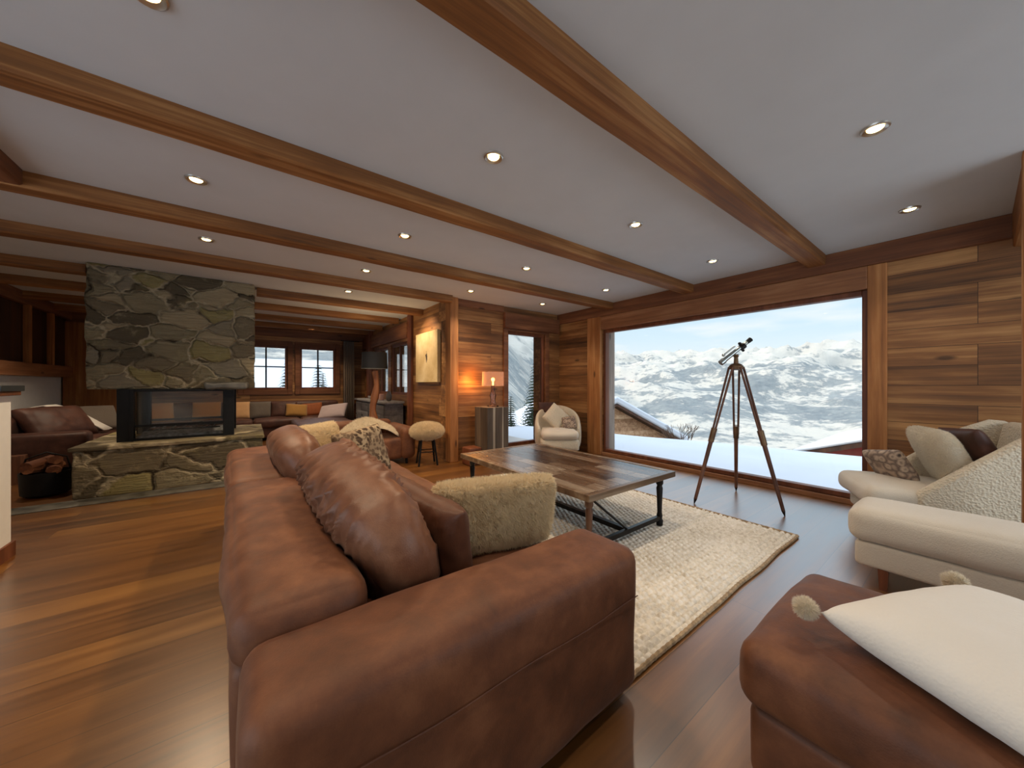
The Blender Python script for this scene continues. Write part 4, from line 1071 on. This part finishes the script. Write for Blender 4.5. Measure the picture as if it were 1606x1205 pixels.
fir(1.05, 14.5, -1.2, 3.3, 'dark fir at the left of the left cross-barred window', seed=6)
fir(2.15, 15.5, -1.2, 3.3, 'dark fir at the right of the left cross-barred window', seed=7)
fir(2.95, 13.6, -1.1, 3.1, 'pale green fir in the right cross-barred window', M_fir2, seed=8)
fir(2.9, 19.5, -1.4, 3.3, 'small dark fir at the left of the right cross-barred window', seed=9)
fir(17.2, 9.9, -4.4, 2.6, 'low green fir by the wall of the left chalet', seed=10)
fir(18.4, 10.0, -4.6, 2.4, 'second green fir by the corner of the left chalet', seed=11)
chalet(4.5, 40, -2.0, 16, 10, 2.0, 3.0, R(88), 'snow-roofed chalet seen through the far cross-barred windows', W_ch)
bt = thing('bare_tree', 'leafless dark little tree right of the left chalet', 'tree', (16.6, 8.4, -4.2))
b = MB(); rb = random.Random(2)
def branch(p, d, L, r, dep):
    q = p+d*L; b.cyl(p, q, r, r*.65, 5)
    if dep: 
        for _ in range(3):
            branch(q, (d+Vector((rb.uniform(-.7, .7), rb.uniform(-.7, .7), rb.uniform(-.1, .5)))).normalized(), L*.7, r*.6, dep-1)
branch(Vector((16.6, 8.4, -4.2)), Vector((0, 0, 1)), 1.3, .07, 4)
b.build('branches', M_bark, bt)

# ------------------------------------------------------------------ light
W = bpy.data.worlds.new('World'); SC.world = W; W.use_nodes = True
n = W.node_tree.nodes; l = W.node_tree.links; bg = n['Background']
tc = n.new('ShaderNodeTexCoord'); sp = n.new('ShaderNodeSeparateXYZ'); l.new(tc.outputs['Generated'], sp.inputs[0])
rp = n.new('ShaderNodeValToRGB'); l.new(sp.outputs[2], rp.inputs[0]); cr = rp.color_ramp
for e, (p, c) in zip([cr.elements[0], cr.elements.new(.12), cr.elements.new(.35), cr.elements[-1]],
                     [(0, srgb(236, 240, 240)), (.12, srgb(206, 228, 240)), (.35, srgb(160, 204, 232)), (1, srgb(196, 212, 232))]):
    e.position = p; e.color = c
mp = n.new('ShaderNodeMapping'); l.new(tc.outputs['Generated'], mp.inputs[0]); mp.inputs['Scale'].default_value = (1.4, 1.4, 7)
nz = n.new('ShaderNodeTexNoise'); l.new(mp.outputs[0], nz.inputs['Vector']); nz.inputs['Scale'].default_value = 2.2; nz.inputs['Detail'].default_value = 6
r2 = n.new('ShaderNodeValToRGB'); l.new(nz.outputs[0], r2.inputs[0]); r2.color_ramp.elements[0].position = .45; r2.color_ramp.elements[1].position = .7
mx = n.new('ShaderNodeMix'); mx.data_type = 'RGBA'; l.new(r2.outputs[0], mx.inputs[0]); l.new(rp.outputs[0], mx.inputs[6]); mx.inputs[7].default_value = srgb(244, 244, 242)
l.new(mx.outputs[2], bg.inputs[0]); zr = n.new('ShaderNodeMapRange'); zr.inputs['From Min'].default_value = .22; zr.inputs['From Max'].default_value = .55; zr.inputs['To Min'].default_value = 1.0; zr.inputs['To Max'].default_value = 2.7
l.new(sp.outputs[2], zr.inputs['Value']); l.new(zr.outputs[0], bg.inputs[1])
L = bpy.data.lights.new('sun', 'SUN'); L.energy = 2.2; L.color = (1, .86, .68); L.angle = R(1)
o = bpy.data.objects.new('sun', L); COL.objects.link(o)
sd = Vector((.66, -.58, -.48)); o.rotation_euler = sd.to_track_quat('-Z', 'Y').to_euler()

def daylight(loc, rot, sx, sy, e):  # fill panels outside the unseen openings, added to raise the room light
    L = bpy.data.lights.new('window_daylight', 'AREA'); L.shape = 'RECTANGLE'; L.size = sx; L.size_y = sy; L.energy = e; L.color = (.84, .93, 1)
    o = bpy.data.objects.new('window_daylight', L); COL.objects.link(o); o.location = loc; o.rotation_euler = rot
daylight((XL-.32, .2, 1.25), (R(90), 0, R(-90)), 4.6, 2.2, 30)
daylight((3.2, YN-.32, 1.25), (R(90), 0, 0), 2.4, 2.2, 42)
cam = bpy.data.cameras.new('camera'); co = bpy.data.objects.new('camera', cam); COL.objects.link(co)
co.location = (0, 0, 1.2); co.rotation_euler = (R(90), 0, -math.atan2(.6, .8))
cam.sensor_width = 36; cam.lens = 36*548/1606; cam.clip_start = .05; cam.clip_end = 20000
SC.camera = co
SC.view_settings.view_transform = 'Standard'; SC.view_settings.look = 'None'; SC.view_settings.gamma = 1
SC.view_settings.exposure = .25
